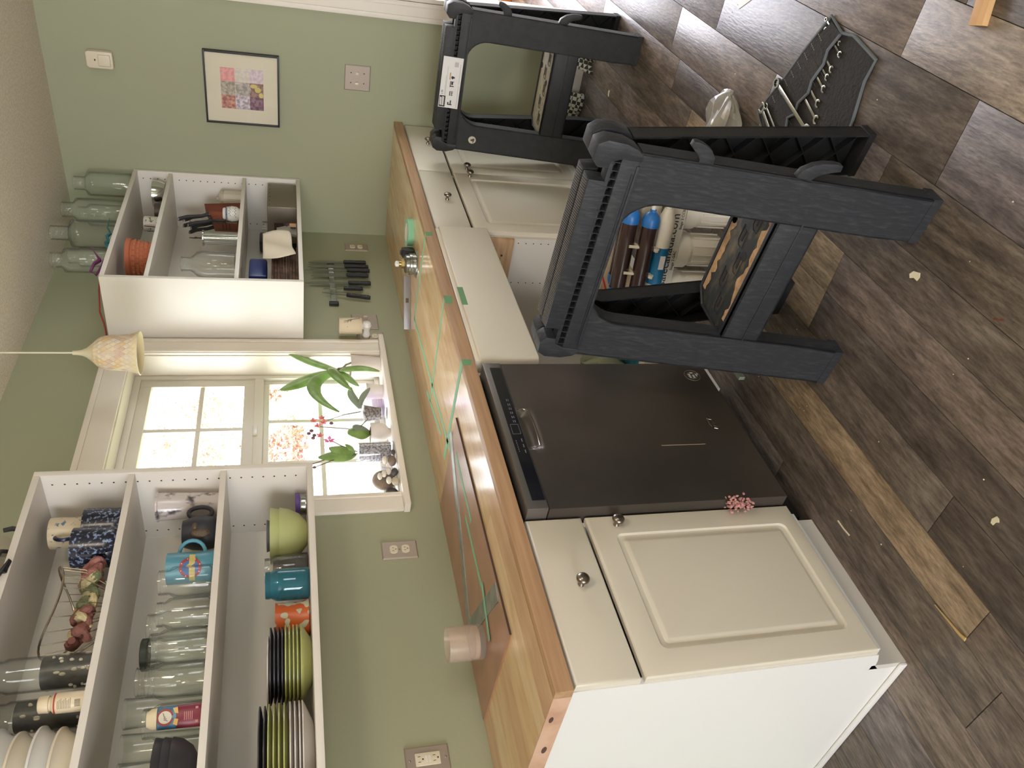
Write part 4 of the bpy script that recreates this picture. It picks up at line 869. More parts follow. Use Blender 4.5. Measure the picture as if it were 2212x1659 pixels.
# sky-blue mug with round emblem
m_sky = mat('sky_blue_glaze', (92, 154, 176), .3)
mp_ = (-2.345, -.215, S1)
t = mugshape('sky-blue mug with a round red and blue badge and a yellow zigzag', mp_, .043, .125, m_sky, ha=-.55, taper=1.2, hw=.8)
def onmug(poly, r, m, nm, k):
    # flat print following the cylinder; centre direction towards -x-y
    P = []; n = len(poly); th0 = math.radians(232+31.5)
    for a, b in poly: th = th0+a/r; P.append((r*math.cos(th)*(1+k), r*math.sin(th)*(1+k), b))
    cxp = sum(p[0] for p in poly)/n; g = G(); g.open = True; g.add(P, [tuple(range(n))]); return mk(nm, g, m, t)
m_bred = mat('badge_red', (176, 52, 56), .4); m_bblue = mat('badge_blue', (52, 104, 168), .4); m_byel = mat('badge_yellow', (208, 186, 112), .4)
def band(r0, r1, m, nm, k, zc=.062, n=30):
    g = G(); g.open = True; P = []
    for i in range(n):
        a = 2*PI*i/n
        for rr in (r0, r1):
            th = math.radians(232+31.5)+rr*math.cos(a)/.0445; P.append((.0445*(1+k)*math.cos(th), .0445*(1+k)*math.sin(th), zc+rr*math.sin(a)))
    g.add(P, [(i*2, i*2+1, ((i+1) % n)*2+1, ((i+1) % n)*2) for i in range(n)]); return mk(nm, g, m, t)
for i, rr in enumerate((.0001, .007, .014, .0205)): 
    if i < 3: band(rr, (.007, .014, .0215)[i], m_bblue, 'badge_disc', .012)
band(.0215, .0285, m_bred, 'badge_ring', .014)
g = G(); g.open = True
def mp2(a, b, k=.022): th = math.radians(232+31.5)+a/.0445; return (.0445*(1+k)*math.cos(th), .0445*(1+k)*math.sin(th), .062+b)
for a0 in [i*.0035 for i in range(-11, 11)]:
    def zz_(a): return -.004+.010*(a/.004 if 0 <= a < .004 else (1-(a-.004)/.006 if .004 <= a < .010 else 0)) if a >= 0 else -.004
    g.add([mp2(a0, zz_(a0)-.0075), mp2(a0+.0035, zz_(a0+.0035)-.0075), mp2(a0+.0035, zz_(a0+.0035)+.0075), mp2(a0, zz_(a0)+.0075)], [(0, 1, 2, 3)])
mk('badge_zigzag', g, m_byel, t)
g = G(); g.open = True
for i in range(8):
    a = 2*PI*i/8+.3; th = math.radians(232+31.5)+.025*math.cos(a)/.0445; z = .062+.025*math.sin(a)
    g.add([mp2(.025*math.cos(a)+.0016*math.cos(q*PI/3), .025*math.sin(a)+.0016*math.sin(q*PI/3), .02) for q in range(6)], [tuple(range(6))])
mk('badge_stars', g, m_white, t)
jar('square-shouldered clear jar in front of the sky-blue mug', (-2.405, -.235, S1), .041, .138, neck=.78, shoulder=.76)
jar('tall clear jar behind, second from the sky-blue mug', (-2.445, -.10, S1), .042, .175, neck=.8, shoulder=.8, threads=4)
jar('clear jar in the front row, second from the sky-blue mug', (-2.495, -.22, S1), .041, .135, neck=.74)
jar('tall clear jar behind with a dark green lid', (-2.52, -.085, S1), .045, .178, neck=.85, lid=mat('lid_dark_green', (52, 60, 48), .5))
jar('clear jar in the front row, third from the sky-blue mug', (-2.59, -.215, S1), .043, .140, neck=.8)
jar('tall clear jar behind the third front jar', (-2.60, -.085, S1), .043, .185, neck=.85, threads=3)
jar('clear jar in the front row, next to last before the printed bottle', (-2.685, -.215, S1), .043, .138, neck=.8)
jar('clear jar half hidden behind the blue and burgundy bottle', (-2.765, -.17, S1), .042, .14, neck=.8)
for i, (x, y, h) in enumerate(((-2.69, -.095, .2), (-2.77, -.07, .2), (-2.85, -.085, .195), (-2.92, -.065, .2))):
    t = thing('drinking_glass', 'tall plain drinking glass at the back of the middle shelf, %s' % ('nearest the jars', 'second from the jars', 'third from the jars', 'farthest from the jars')[i], 'glass', (x, y, S1), 0, 'tall glasses at the back of the middle shelf')
    mk('glass_body', G().lathe([(.001, 0), (.028, 0), (.030, .004), (.037, h), (.0355, h), (.0285, .012), (.001, .011)], 30), m_glass, t, ang=50)
t = thing('printed_bottle', 'blue and burgundy bottle with a cream cap at the front of the middle shelf', 'bottle', (-2.808, -.262, S1), math.radians(-25))
ov = lambda pr_: G().lathe(pr_, 30, sy=.55)
mk('lower_wrap', ov([(.001, 0), (.024, 0), (.026, .004), (.025, .055), (.001, .055)]), mat('burgundy_wrap', (128, 46, 62), .4), t, ang=50)
mk('upper_wrap', ov([(.001, .055), (.025, .055), (.0245, .095), (.001, .096)]), mat('blue_wrap', (88, 140, 168), .4, c2=(60, 100, 150), scale=20), t, ang=50)
mk('cap', ov([(.001, .096), (.0235, .096), (.022, .108), (.016, .118), (.001, .120)]), mat('cream_cap', (226, 210, 176), .4), t)
g = G(); g.open = True
def flatp(cx_, cz_, rx, rz_, y, n=22): return [(cx_+rx*math.cos(2*PI*i/n), y, cz_+rz_*math.sin(2*PI*i/n)) for i in range(n)]
mk('label_patch', G().add(flatp(0, .078, .0185, .018, -.0136)+flatp(0, .078, .0185, .018, -.0132), [tuple(range(22)), tuple(range(43, 21, -1))]+[(i, (i+1) % 22, 22+(i+1) % 22, 22+i) for i in range(22)]), mat('label_red', (150, 62, 58), .5), t)
mk('label_disc', G().add(flatp(0, .078, .0135, .014, -.0145)+flatp(0, .078, .0135, .014, -.0136), [tuple(range(22)), tuple(range(43, 21, -1))]+[(i, (i+1) % 22, 22+(i+1) % 22, 22+i) for i in range(22)]), mat('label_cream', (214, 206, 190), .5), t)
g = G()
for i in range(4): g.tube([(-.008+.004*i, -.0148, .072+.003*i), (-.005+.004*i, -.0148, .081), (-.003+.004*i, -.0148, .074+.003*i)], .0006, 4)
mk('label_script', g, mat('label_grey', (124, 112, 120), .5), t)
g = G(); g.prism([(-.02, .052), (-.006, .05), (-.004, .058), (-.016, .061)], lambda a, b, k: (a, k, b), -.0148, -.0135).prism([(.006, .05), (.02, .052), (.018, .062), (.008, .058)], lambda a, b, k: (a, k, b), -.0148, -.0135)
mk('label_flowers', g, mat('label_yellow', (214, 178, 104), .5), t)
g = G()
for i in range(5): g.prism([(-.010, .020+.004*i), (.008, .020+.004*i), (.008, .0218+.004*i), (-.010, .0218+.004*i)], lambda a, b, k: (a, k, b), -.0150, -.014)
for a, b in ((-.018, -.012), (.012, .017)): g.prism([(a, .008), (b, .008), (b, .014), (a, .014)], lambda a, b, k: (a, k, b), -.0138, -.011)
mk('label_print', g, mat('label_rose', (190, 130, 128), .5), t)
for i, (z, r) in enumerate(((0, .085), (.018, .086), (.036, .087))):
    tag(mk('bowl', bowl(r*1.05, .058), m_charc, loc=(-2.925, -.205, S1+z), ang=60), 'black bowl in the nested stack on the middle shelf, %s' % ('lowest', 'middle', 'topmost')[i], 'bowl', 'black bowls on the middle shelf')
# top shelf
m_navy = mat('navy_floral_glaze', (34, 36, 52), .25, c2=(136, 156, 196), scale=110, lo=.54, hi=.62, detail=3)
m_creamf = mat('cream_floral_glaze', (212, 196, 166), .3, c2=(92, 120, 150), scale=70, lo=.60, hi=.66, detail=3); m_cob = mat('cobalt_handle', (34, 36, 70), .3)
mugshape('navy floral mug at the back, under the cream mug', (-2.135, -.165, S2), .056, .118, m_navy, ha=2.0, taper=1.15, group='navy floral mugs')
mugshape('navy floral mug at the front of the top shelf', (-2.245, -.205, S2), .058, .122, m_navy, ha=PI+.75, taper=1.15, group='navy floral mugs')
mugshape('cream mug with blue flowers and a cobalt handle stacked on the back navy mug', (-2.135, -.150, S2+.120), .045, .088, m_creamf, ha=PI+.55, mh=m_cob, taper=1.15)
t = thing('wire_basket', 'chrome wire basket with a dipping rim on the top shelf', 'basket', (-2.43, -.175, S2))
m_wire = mat('wire_chrome', (190, 182, 168), .22, 1)
n = 40; rimp = []
for i in range(n):
    a = 2*PI*i/n; rimp.append((.125*math.cos(a), .10*math.sin(a), .128+.022*math.cos(2*a)))
mk('rim_wire', G().tube(rimp, .0028, 8, True), m_wire, t)
g = G()
for i in range(0, n, 2):
    p = rimp[i]; g.tube([p, (p[0]*.9, p[1]*.9, p[2]*.55), (p[0]*.55, p[1]*.55, .012), (p[0]*.4, p[1]*.4, .002)], .0014, 5)
g.tube([(.05*math.cos(2*PI*i/20), .04*math.sin(2*PI*i/20), .002) for i in range(20)], .002, 6, True)
o_ = mk('basket_wires', g, m_wire, t); o_['kind'] = 'stuff'
t = thing('crochet_bundle', 'rolled bundle of pink, cream and green crocheted cloth lying in the wire basket', 'cloth', (-2.43, -.195, S2+.02))
random.seed(30)
for k, (nm, col) in enumerate((('cream', (204, 190, 148)), ('sage', (116, 122, 90)), ('pink', (170, 116, 110)), ('rose', (140, 92, 84)))):
    g = G()
    for j in range(3):
        ph = random.uniform(0, 6); ps = []
        x0_, x1_ = ((-.09, .10), (-.04, .09), (.06, .12), (-.12, -.03))[k]
        for i in range(46):
            u = i/45; ps.append((x0_+(x1_-x0_)*u, -.02+.018*math.sin(6*u*3+ph)+.012*(j-1), .03+.014*math.cos(5*u*3+ph)+.008*j))
        g.tube(ps, [(.0105+.004*math.sin(i*.7+ph)) for i in range(46)], 8)
    mk('cloth_strand', g, mat('yarn_%s' % nm, col, .95, bump=.5, bscale=120), t)
m_beads = mat('dark_bead_fill', (34, 36, 34), .25, c2=(196, 190, 168), kind='voronoi', scale=34, lo=.12, hi=.07)
m_beads = mat('dark_fill', (36, 37, 36), .35, c2=(60, 60, 58), scale=60)
m_shell = mat('pale_shell', (206, 200, 178), .3)
def vase(label, x, y, r, h, fill, seed):
    t = thing('glass_canister', label, 'canister', (x, y, S2), 0, 'tall glass canisters on the top shelf')
    mk('glass_wall', G().lathe([(.001, 0), (r, 0), (r, h-.03), (r*.9, h-.02), (r*.9, h), (r*.84, h), (r*.84, h-.02), (r*.94, h-.03), (r*.94, .006), (.001, .006)], 36), m_glass, t, ang=40)
    f = mk('dark_contents', G().lathe([(.001, .0075), (r*.93, .0075), (r*.93, fill), (.001, fill+.004)], 30), m_beads, t)
    random.seed(seed); g = G()
    for i in range(48):
        a = random.uniform(0, 2*PI); z = random.uniform(.012, fill-.004)
        g.ell((r*.93*math.cos(a), r*.93*math.sin(a), z), .0035, random.uniform(.0035, .007), random.uniform(.003, .008), 7, 5)
    o_ = mk('pale_chips', g, m_shell, f); o_['kind'] = 'stuff'
    return t
vase('tall clear canister half full of dark and pale beads, nearer the basket', -2.625, -.205, .041, .225, .12, 4)
vase('tall clear canister nearly full of dark beads behind the white pill bottle', -2.70, -.15, .038, .215, .17, 6)
t = thing('pill_bottle', 'white pill bottle with a red band at the front of the top shelf', 'bottle', (-2.738, -.255, S2))
mk('bottle_body', G().lathe([(.001, 0), (.021, 0), (.0225, .002), (.0225, .062), (.021, .068), (.015, .073), (.015, .078), (.001, .078)], 30), mat('bottle_white', (226, 210, 180), .35), t, ang=50)
mk('cap', G().lathe([(.001, .077), (.0185, .077), (.019, .079), (.0185, .097), (.016, .099), (.001, .099)], 30), mat('bottle_white', (226, 210, 180), .35), t, ang=50)
mk('red_band', G().lathe([(.0226, .062), (.0228, .062), (.0228, .0655), (.0226, .0655)], 30), mat('band_red', (176, 60, 50), .4), t)
g = G(); g.open = True
def bl_(a0, a1, z0_, z1_, k=.0229):
    n = 4; P = []
    for i in range(n+1):
        a = math.radians(a0+(a1-a0)*i/n); P += [(k*math.cos(a), k*math.sin(a), z0_), (k*math.cos(a), k*math.sin(a), z1_)]
    g.add(P, [(2*i, 2*i+2, 2*i+3, 2*i+1) for i in range(n)])
for i in range(9): bl_(205, 262-6*(i % 3), .030+.0032*i, .0312+.0032*i)
for i in range(7): bl_(212+6*i, 215+6*i, .010, .022)
o_ = mk('label_print', g, mat('print_taupe', (128, 116, 100), .6), t); o_['kind'] = 'stuff'
for i, (z, r) in enumerate(((0, .118), (.042, .116), (.083, .118), (.128, .12))):
    g = G().lathe([(.001, 0), (r*.7, 0), (r*.8, .006), (r*.93, .03), (r, .04), (r*1.04, .042), (r*1.04, .047), (r*.95, .046), (r*.88, .03), (r*.74, .01), (.001, .008)], 48, sy=.98)
    tag(mk('baking_dish', g, m_white if i % 2 else mat('cream_ceramic', (226, 216, 196), .25), loc=(-2.885+.01*(i % 2), -.165, S2+z), ang=60), 'white baking dish in the stack on the top shelf, %s' % ('lowest', 'second from the bottom', 'second from the top', 'topmost')[i], 'dish', 'white dishes on the top shelf')
# on top of the left unit
m_bagw = glass('bag_white', (206, 200, 184), blend=.3, dens=.6, rough=.3)
def bag2(u, v):
    a = 2*PI*u; th = PI*v; rr = 1+.2*math.sin(4*a+5*v)+.12*math.sin(9*a)
    return (.07*math.sin(th)*math.cos(a)*rr, .05*math.sin(th)*math.sin(a)*rr, .048-.045*math.cos(th))
tag(mk('plastic_bag', G().sheet(bag2, 24, 12), m_bagw, loc=(-2.27, -.19, 2.124), ang=10), 'crumpled white plastic bag on top of the left wall unit', 'bag')
tag(mk('black_tool_handle', G().tube([(0, 0, .004), (.005, 0, .03), (.0, 0, .05)], [.006, .007, .006], 8), m_black, loc=(-2.195, -.24, 2.124)), 'black handle standing up on top of the left wall unit', 'tool')
tag(mk('black_cable_loop', G().tube([(.08, .03, .01), (.05, -.01, .03), (.0, -.02, .035), (-.045, -.035, .018), (-.055, -.055, -.012), (-.02, -.056, -.016), (-.08, -.05, .008), (-.15, -.02, .01)], .0055, 8), m_black, loc=(-2.335, -.25, 2.125)), 'black cable looped over the top front edge of the left wall unit', 'cable')
tag(mk('wooden_board', G().box(-.05, .05, -.004, .004, -.022, .10), mat('honey_wood', (224, 172, 112), .5), loc=(-2.535, -.306, 2.126), bev=.002), 'honey-coloured wooden board hanging over the front edge of the left wall unit', 'board')
# ---------------------------------------------------------------- right unit contents
t = thing('ceramic_canister', 'cream ceramic canister with a domed lid at the right end of the middle shelf', 'canister', (-.085, -.205, R1))
mk('canister_body', G().lathe([(.001, 0), (.04, 0), (.043, .004), (.043, .085), (.04, .09), (.001, .09)], 12), mat('cream_glaze', (204, 194, 174), .3), t, ang=25); mk('lid', G().lathe([(.041, .09), (.038, .098), (.02, .108), (.006, .112), (.008, .12), (.001, .122)], 24), mat('cream_glaze', (204, 194, 174), .3), t)
m_block = mat('knife_block_redwood', (142, 74, 50), .4, c2=(112, 54, 38), scale=5, stretch=(6, 6, 1))
t = thing('knife_block', 'red-brown wooden knife block on the middle shelf of the right unit', 'knife block', (-.20, -.165, R1), -.5)
mk('block', G().prism([(-.05, 0), (.06, 0), (.045, .17), (-.05, .125)], lambda a, b, k: (a, k, b), -.045, .045), m_block, t, bev=.003)
mk('slots', G().box(-.0505, -.049, -.03, .03, .085, .088).box(-.0505, -.049, -.03, .03, .07, .073).box(-.0505, -.049, -.03, .03, .055, .058), m_hole, t)
t2n = 0
for (x, y, z, L_, lab) in ((-.035, -.03, .12, .115, 'front left in the block, its handle end shining'), (-.035, .03, .12, .115, 'front right in the block'), (-.005, -.032, .138, .14, 'back left in the block, tallest handle'), (0.0, .03, .138, .125, 'back right in the block'), (-.03, 0, .125, .10, 'middle front of the block'), (.015, 0, .147, .105, 'middle back of the block')):
    k = thing('block_knife', 'black-handled knife standing %s' % lab, 'knife', (-.20, -.165, R1), -.5, 'knives in the wooden block')
    mk('handle', G().tube([(x, y, z+.01), (x-.012, y, z+.04), (x-.02, y, z+L_*.75), (x-.034, y, z+L_)], [.009, .0085, .009, .0095], 10), m_black, k)
    mk('bolster', G().box(x-.008, x+.008, y-.006, y+.006, z-.004, z+.012), m_steel, k, bev=.001)
    mk('pommel', G().ell((x-.035, y, z+L_+.002), .0095, .0085, .0055), m_steel, k)
t = thing('kitchen_shears', 'dark shears hanging on the left face of the knife block', 'shears', (-.20, -.165, R1), -.5)
mk('grip', G().tube([(-.055-.0, -.05+.012*math.cos(2*PI*i/14), .10+.03*math.sin(2*PI*i/14)) for i in range(14)], .004, 6, True), m_black, t); mk('shear_blade', G().box(-.058, -.054, -.056, -.044, .02, .075), m_steel, t)
t = thing('ceramic_shaker', 'white ceramic pot pierced with dark dots in front of the knife block', 'pot', (-.285, -.232, R1))
mk('pot_body', G().lathe([(.001, 0), (.02, 0), (.033, .018), (.036, .04), (.032, .058), (.024, .066), (.028, .074), (.024, .08), (.001, .08)], 30), m_white, t)
g = G()
for i in range(22): a = 3.2+.22*(i % 7)+.1*(i//7); z = .022+.012*(i//7)+.005*(i % 2); r_ = .034; g.ell((r_*math.cos(a), r_*math.sin(a), z), .0022, .0022, .0018, 6, 4)
mk('dots', g, m_hole, t)
mk('blue_collar', G().lathe([(.031, .058), (.033, .062), (.026, .068)], 24), mat('collar_blue', (128, 140, 158), .4), t)
t = thing('chrome_stand', 'chrome upright holder with a thin rod on the middle shelf', 'holder', (-.47, -.20, R1))
mk('base_plate', G().lathe([(.001, 0), (.038, 0), (.038, .005), (.001, .005)], 28), m_chrome, t, ang=40)
mk('cylinder', G().lathe([(.001, .005), (.024, .005), (.024, .152), (.001, .152)], 28), m_chrome, t, ang=40)
mk('top_plate', G().lathe([(.001, .152), (.036, .152), (.036, .158), (.001, .158)], 28), m_steel, t, ang=40)
g = G()
for i in range(6): a = 2*PI*i/6+.4; g.tube([(.031*math.cos(a), .031*math.sin(a), .004), (.031*math.cos(a), .031*math.sin(a), .153)], .0022, 6)
mk('posts', g, m_chrome, t)
mk('rod', G().tube([(0, 0, .157), (0, 0, .18), (.002, 0, .188), (-.002, 0, .194), (0, 0, .215)], [.003, .003, .005, .003, .002], 6), m_black, t)
t = thing('glass_bottle', 'large clear glass bottle with a wide neck at the window end of the middle shelf', 'bottle', (-.70, -.20, R1))
mk('bottle_body', G().lathe([(.001, 0), (.052, 0), (.058, .006), (.059, .14), (.052, .165), (.035, .182), (.030, .19), (.030, .222), (.033, .225), (.030, .228), (.027, .228), (.027, .19), (.048, .162), (.055, .14), (.055, .01), (.001, .008)], 36), m_glass, t, ang=60)
tag(mk('round_glass_plate', G().lathe([(.001, -.006), (.05, -.004), (.083, .002), (.085, .005), (.081, .005), (.05, 0), (.001, -.002)], 44, (0, 0, 0), Matrix.Rotation(math.radians(80), 4, 'X')), m_glass, loc=(-.66, -.05, R1+.21-.12+.0)), 'round clear glass plate standing upright behind the large glass bottle', 'plate')
jar('clear preserving jar behind the large glass bottle', (-.80, -.09, R1), .045, .15, group=None)
# top shelf of right unit
t = thing('steel_bowl', 'polished steel bowl at the right end of the top shelf', 'bowl', (-.10, -.222, R2z))
mk('bowl_body', G().lathe([(.001, 0), (.03, 0), (.052, .012), (.062, .04), (.064, .066), (.061, .066), (.058, .04), (.001, .008)], 36), m_chrome, t)
tag(mk('dark_tin', G().lathe([(.001, 0), (.04, 0), (.04, .045), (.001, .046)], 26), mat('dark_tin', (78, 66, 58), .4), loc=(-.235, -.20, R2z), ang=40), 'low dark tin beside the polished steel bowl', 'tin')
t = thing('floral_mug', 'white mug with green blossoms in the middle of the top shelf', 'mug', (-.36, -.20, R2z))
mk('mug_body', G().lathe([(.001, 0), (.03, 0), (.034, .004), (.035, .075), (.032, .078), (.030, .01), (.001, .009)], 30), mat('blossom_glaze', (206, 198, 188), .3, c2=(92, 108, 84), scale=80, lo=.56, hi=.62), t)
mk('cord', G().tube([(-.055, -.02, .07), (-.06, -.02, .03), (-.075, -.02, 0.003)], .002, 5), m_black, t)
t = thing('terracotta_basket', 'terracotta planter with a basket-weave pattern at the window end of the top shelf', 'planter', (-.665, -.195, R2z))
mk('planter_body', G().lathe([(.001, 0), (.062, 0), (.066, .004), (.080, .085), (.086, .088), (.088, .105), (.082, .105), (.072, .03), (.001, .01)], 36), mat('terracotta', (186, 106, 74), .7), t, ang=40)
g = G()
for r in range(5):
    for i in range(22):
        a = 2*PI*(i+.5*(r % 2))/22; rr = .067+.0028*(r+.5)+.0018; z = .012+r*.0155
        g.ell((rr*math.cos(a), rr*math.sin(a), z), .0035, .0105, .0058, 6, 4, None) if False else g.add([( (rr+dx)*math.cos(a+da), (rr+dx)*math.sin(a+da), z+dz) for dx, da, dz in ((-.001, -.13, -.006), (.004, -.09, 0), (.004, .09, 0), (-.001, .13, -.006), (-.001, .13, .006), (-.001, -.13, .006))], [(0, 3, 2, 1), (1, 2, 4, 5), (0, 1, 5), (3, 4, 2)])
o_ = mk('weave_relief', g, mat('terracotta_pale', (200, 122, 88), .7), t); o_['kind'] = 'stuff'
# bottom shelf of right unit
t = thing('metal_bread_tin', 'grey metal box with a dark square opening, bottom shelf of the right unit', 'box', (-.175, -.19, R0))
mk('box_body', G().box(-.125, .125, -.095, .095, 0, .135), mat('grey_tin', (132, 120, 108), .38, .6), t, bev=.003)
mk('opening', G().box(-.1262, -.1248, -.012, .045, .060, .104), m_hole, t)
g = G()
for i in range(6): g.box(-.10+.04*i, -.094+.04*i, -.0958, -.0945, .122, .126)
mk('vent_slots', g, m_hole, t)
t = thing('clear_cup', 'clear plastic cup behind the grey metal box', 'cup', (-.075, -.052, R0)); mk('cup_wall', G().lathe([(.001, 0), (.028, 0), (.034, .165), (.032, .165), (.027, .004), (.001, .003)], 28), m_glass, t)
tag(mk('black_container', G().box(-.05, .05, -.03, .03, 0, .175), m_black, loc=(-.225, -.055, R0), bev=.01), 'black container behind the grey metal box', 'container')
t = thing('wicker_basket', 'brown wicker basket on the bottom shelf with a white napkin over it', 'basket', (-.745, -.145, R0))
m_wick = mat('wicker', (112, 84, 68), .7, c2=(70, 52, 44), scale=30)
g = G()
for r in range(9):
    z = .006+r*.0125; n_ = 60; ps = []
    for i in range(n_):
        a = 2*PI*i/n_; k = 1+.02*r/9; ex = .165*k; ey = .095*k; w_ = .003*math.cos(i*PI/2+r*PI) if False else .0025*(1 if (i//2+r) % 2 else -1)
        c_, s_ = math.cos(a), math.sin(a); q = (abs(c_)**4+abs(s_)**4)**-.25
        ps.append(((ex+w_)*c_*q, (ey+w_)*s_*q, z))
    g.tube(ps, .0062, 6, True)
g.box(-.15, .15, -.095, .095, .0, .006)
mk('wicker_weave', g, m_wick, t)
t = thing('white_napkin', 'white paper napkin draped over the wicker basket', 'napkin', (-.66, -.273, R0+.01))
def nap(u, v):
    return (-.13+.25*u+.03*(1-v), .035*(1-v)+.012*math.sin(5*u+3*v)+.01*v-.006*math.sin(14*v), .012+.135*(1-v)-.012*math.cos(3*u)*v-.03*abs(u-.5)*(1-v))
def nap(u, v):
    a = line((-.112, -.006, .135), (.125, .004, .14), u); b = line((-.085, -.012, .0), (.14, -.008, .03), u); p = line(a, b, v)
    return (p[0], p[1]-.004+.007*math.sin(9*u+4*v), p[2]+.004*math.sin(6*u)*v)
mk('napkin_sheet', G().sheet(nap, 18, 14), mat('napkin_white', (226, 214, 194), .85), t, solid=.0015, ang=60)
tag(mk('blue_packet', G().box(-.075, .075, -.03, .03, 0, .075), mat('packet_blue', (30, 48, 118), .35), loc=(-.74, -.19, R0+.13), bev=.012), 'royal blue packet standing in the wicker basket behind the napkin', 'packet')
t = thing('clear_pouch', 'clear plastic pouch with a tan tag between the metal box and the basket', 'pouch', (-.41, -.225, R0))
def pch(u, v): a = 2*PI*u; return (.05*math.cos(a)*(1-v*.6), .025*math.sin(a)*(1-v*.8), .09*v+.002)
mk('pouch_film', G().sheet(pch, 20, 6), m_bag, t); mk('tan_tag', G().box(-.03, .005, -.034, -.030, .006, .034), mat('tan_card', (196, 152, 110), .7), t); mk('tag_stripe', G().box(-.036, -.030, -.0345, -.0298, .006, .03), m_hole, t)
mk('dark_sachet', G().box(.005, .04, -.015, .01, .002, .05), mat('dark_red', (74, 50, 56), .5), t, bev=.004)
# jars on top of the right unit
ZT = 2.1236
for lab, x, y, r, h, nk, sh in (('square clear jug on top of the right wall unit, against the right wall', -.075, -.245, .056, .25, .55, .78), ('clear jar behind the square jug on top of the right wall unit', -.135, -.115, .052, .24, .7, .82), ('clear jar on top of the right wall unit, between the jug and the big bottle', -.265, -.205, .054, .27, .62, .8), ('tallest clear bottle on top of the right wall unit, beside the ribbons', -.445, -.185, .062, .285, .5, .72), ('clear jar on top of the right wall unit, nearest the window', -.64, -.165, .052, .25, .6, .8), ('clear jar at the back on top of the right wall unit, behind the tallest bottle', -.42, -.055, .045, .24, .7, .82)):
    jar(lab, (x, y, ZT), r, h, neck=nk, shoulder=sh, group='big clear jars on top of the right wall unit', name='large_glass_jar')
def ribbon(label, pts, r, m, nm='curling_ribbon'):
    c0 = pts[0]; return tag(mk(nm, G().tube([(p[0]-c0[0], p[1]-c0[1], p[2]-c0[2]) for p in pts], r, 6, flat=.6), m, loc=c0), label, 'ribbon', None)
ribbon('teal spiky ribbon bow on top of the right wall unit', [(-.70, -.26, 2.135), (-.66, -.262, 2.15), (-.64, -.258, 2.14), (-.60, -.262, 2.155), (-.57, -.26, 2.145), (-.52, -.262, 2.165), (-.44, -.262, 2.168)], [.008, .011, .007, .011, .007, .004, .002], mat('ribbon_teal', (36, 116, 130), .5))
ribbon('purple ribbon bow at the front corner on top of the right wall unit', [(-.70, -.27, 2.20), (-.76, -.268, 2.17), (-.80, -.265, 2.15), (-.84, -.27, 2.165), (-.885, -.265, 2.17), (-.92, -.268, 2.145), (-.86, -.268, 2.135), (-.80, -.265, 2.135)], [.002, .004, .011, .009, .008, .006, .009, .008], mat('ribbon_purple', (118, 44, 108), .5))
ribbon('red ribbon trailing along the top edge of the right wall unit', [(-.90, -.26, 2.134), (-.955, -.22, 2.136), (-.985, -.17, 2.135), (-.972, -.13, 2.142), (-.99, -.09, 2.13), (-.975, -.05, 2.132), (-.98, -.01, 2.132)], .005, mat('ribbon_red', (150, 50, 50), .5))
# ================================================================ WINDOW SILL
ZS = WZ0
m_soil = mat('bark_mix', (96, 78, 62), .95, bump=.8, bscale=60); m_lf = mat('orchid_leaf', (112, 146, 74), .35, c2=(140, 172, 100), scale=16); m_lf2 = mat('orchid_leaf_grey', (128, 140, 122), .45); m_stem = mat('orchid_stem', (92, 84, 72), .6); m_root = mat('orchid_root', (150, 144, 116), .7)
def potg(r0, r1, h): return G().lathe([(.001, 0), (r0, 0), (r0+.001, .002), (r1, h-.004), (r1+.0015, h), (r1-.002, h), (r1-.004, h-.02), (.001, h-.02)], 40)
def leaf(nm, pts, w, m, parent, org, wv=(0, 0, 1)):
    pts = [Vector(p)-Vector(org) for p in pts]; n = 14; w = w*1.45
    def bz(t_):
        q = list(pts)
        while len(q) > 1: q = [q[i].lerp(q[i+1], t_) for i in range(len(q)-1)]
        return q[0]
    def fn(u, v):
        c = bz(u); d = (bz(min(1, u+.02))-bz(max(0, u-.02))).normalized(); sd = d.cross(Vector(wv)).normalized(); nn = sd.cross(d)
        ww = w*(math.sin(PI*min(1, (u*.9+.08)))**.7); s_ = (v-.5)*2
        return c+sd*ww*s_+nn*(abs(s_)**1.5*ww*.35)
    return mk(nm, G().sheet(fn, n, 6), m, parent, solid=.0022, ang=70)
o0 = (-1.125, .03, ZS)
t = thing('potted_orchid', 'orchid with long strap leaves in the larger white pot on the window sill', 'plant', o0)
mk('pot', potg(.041, .052, .125), mat('pot_white', (222, 212, 206), .45), t, ang=40); mk('bark', G().ell((0, 0, .108), .046, .046, .012), m_soil, t)
cr = (-1.168, .015, 1.222)
mk('roots', G().tube([(0, 0, .11), (-.02, -.01, .14), (cr[0]-o0[0], cr[1]-o0[1], cr[2]-o0[2])], [.006, .007, .012], 8).tube([(.01, -.02, .11), (-.01, -.02, .145), (-.035, -.015, .165)], .004, 6).tube([(-.02, .01, .11), (-.03, .0, .15), (-.04, -.01, .17)], .004, 6), m_root, t)
for pts, w in (([cr, (-1.14, .0, 1.30), (-1.10, .0, 1.36), (-1.075, -.01, 1.432)], .016), ([cr, (-1.21, .0, 1.33), (-1.28, .0, 1.40), (-1.325, -.01, 1.458)], .019), ([cr, (-1.25, -.02, 1.35), (-1.36, -.03, 1.37), (-1.475, -.02, 1.237)], .019), ([cr, (-1.22, -.06, 1.27), (-1.30, -.06, 1.24), (-1.365, -.04, 1.185)], .018), ([cr, (-1.20, -.03, 1.20), (-1.21, -.05, 1.14), (-1.245, -.04, 1.062)], .016), ([cr, (-1.20, .0, 1.20), (-1.26, -.01, 1.18), (-1.305, -.01, 1.15)], .014)):
    leaf('leaf', pts, w, m_lf, t, o0, (0, 1, .2))
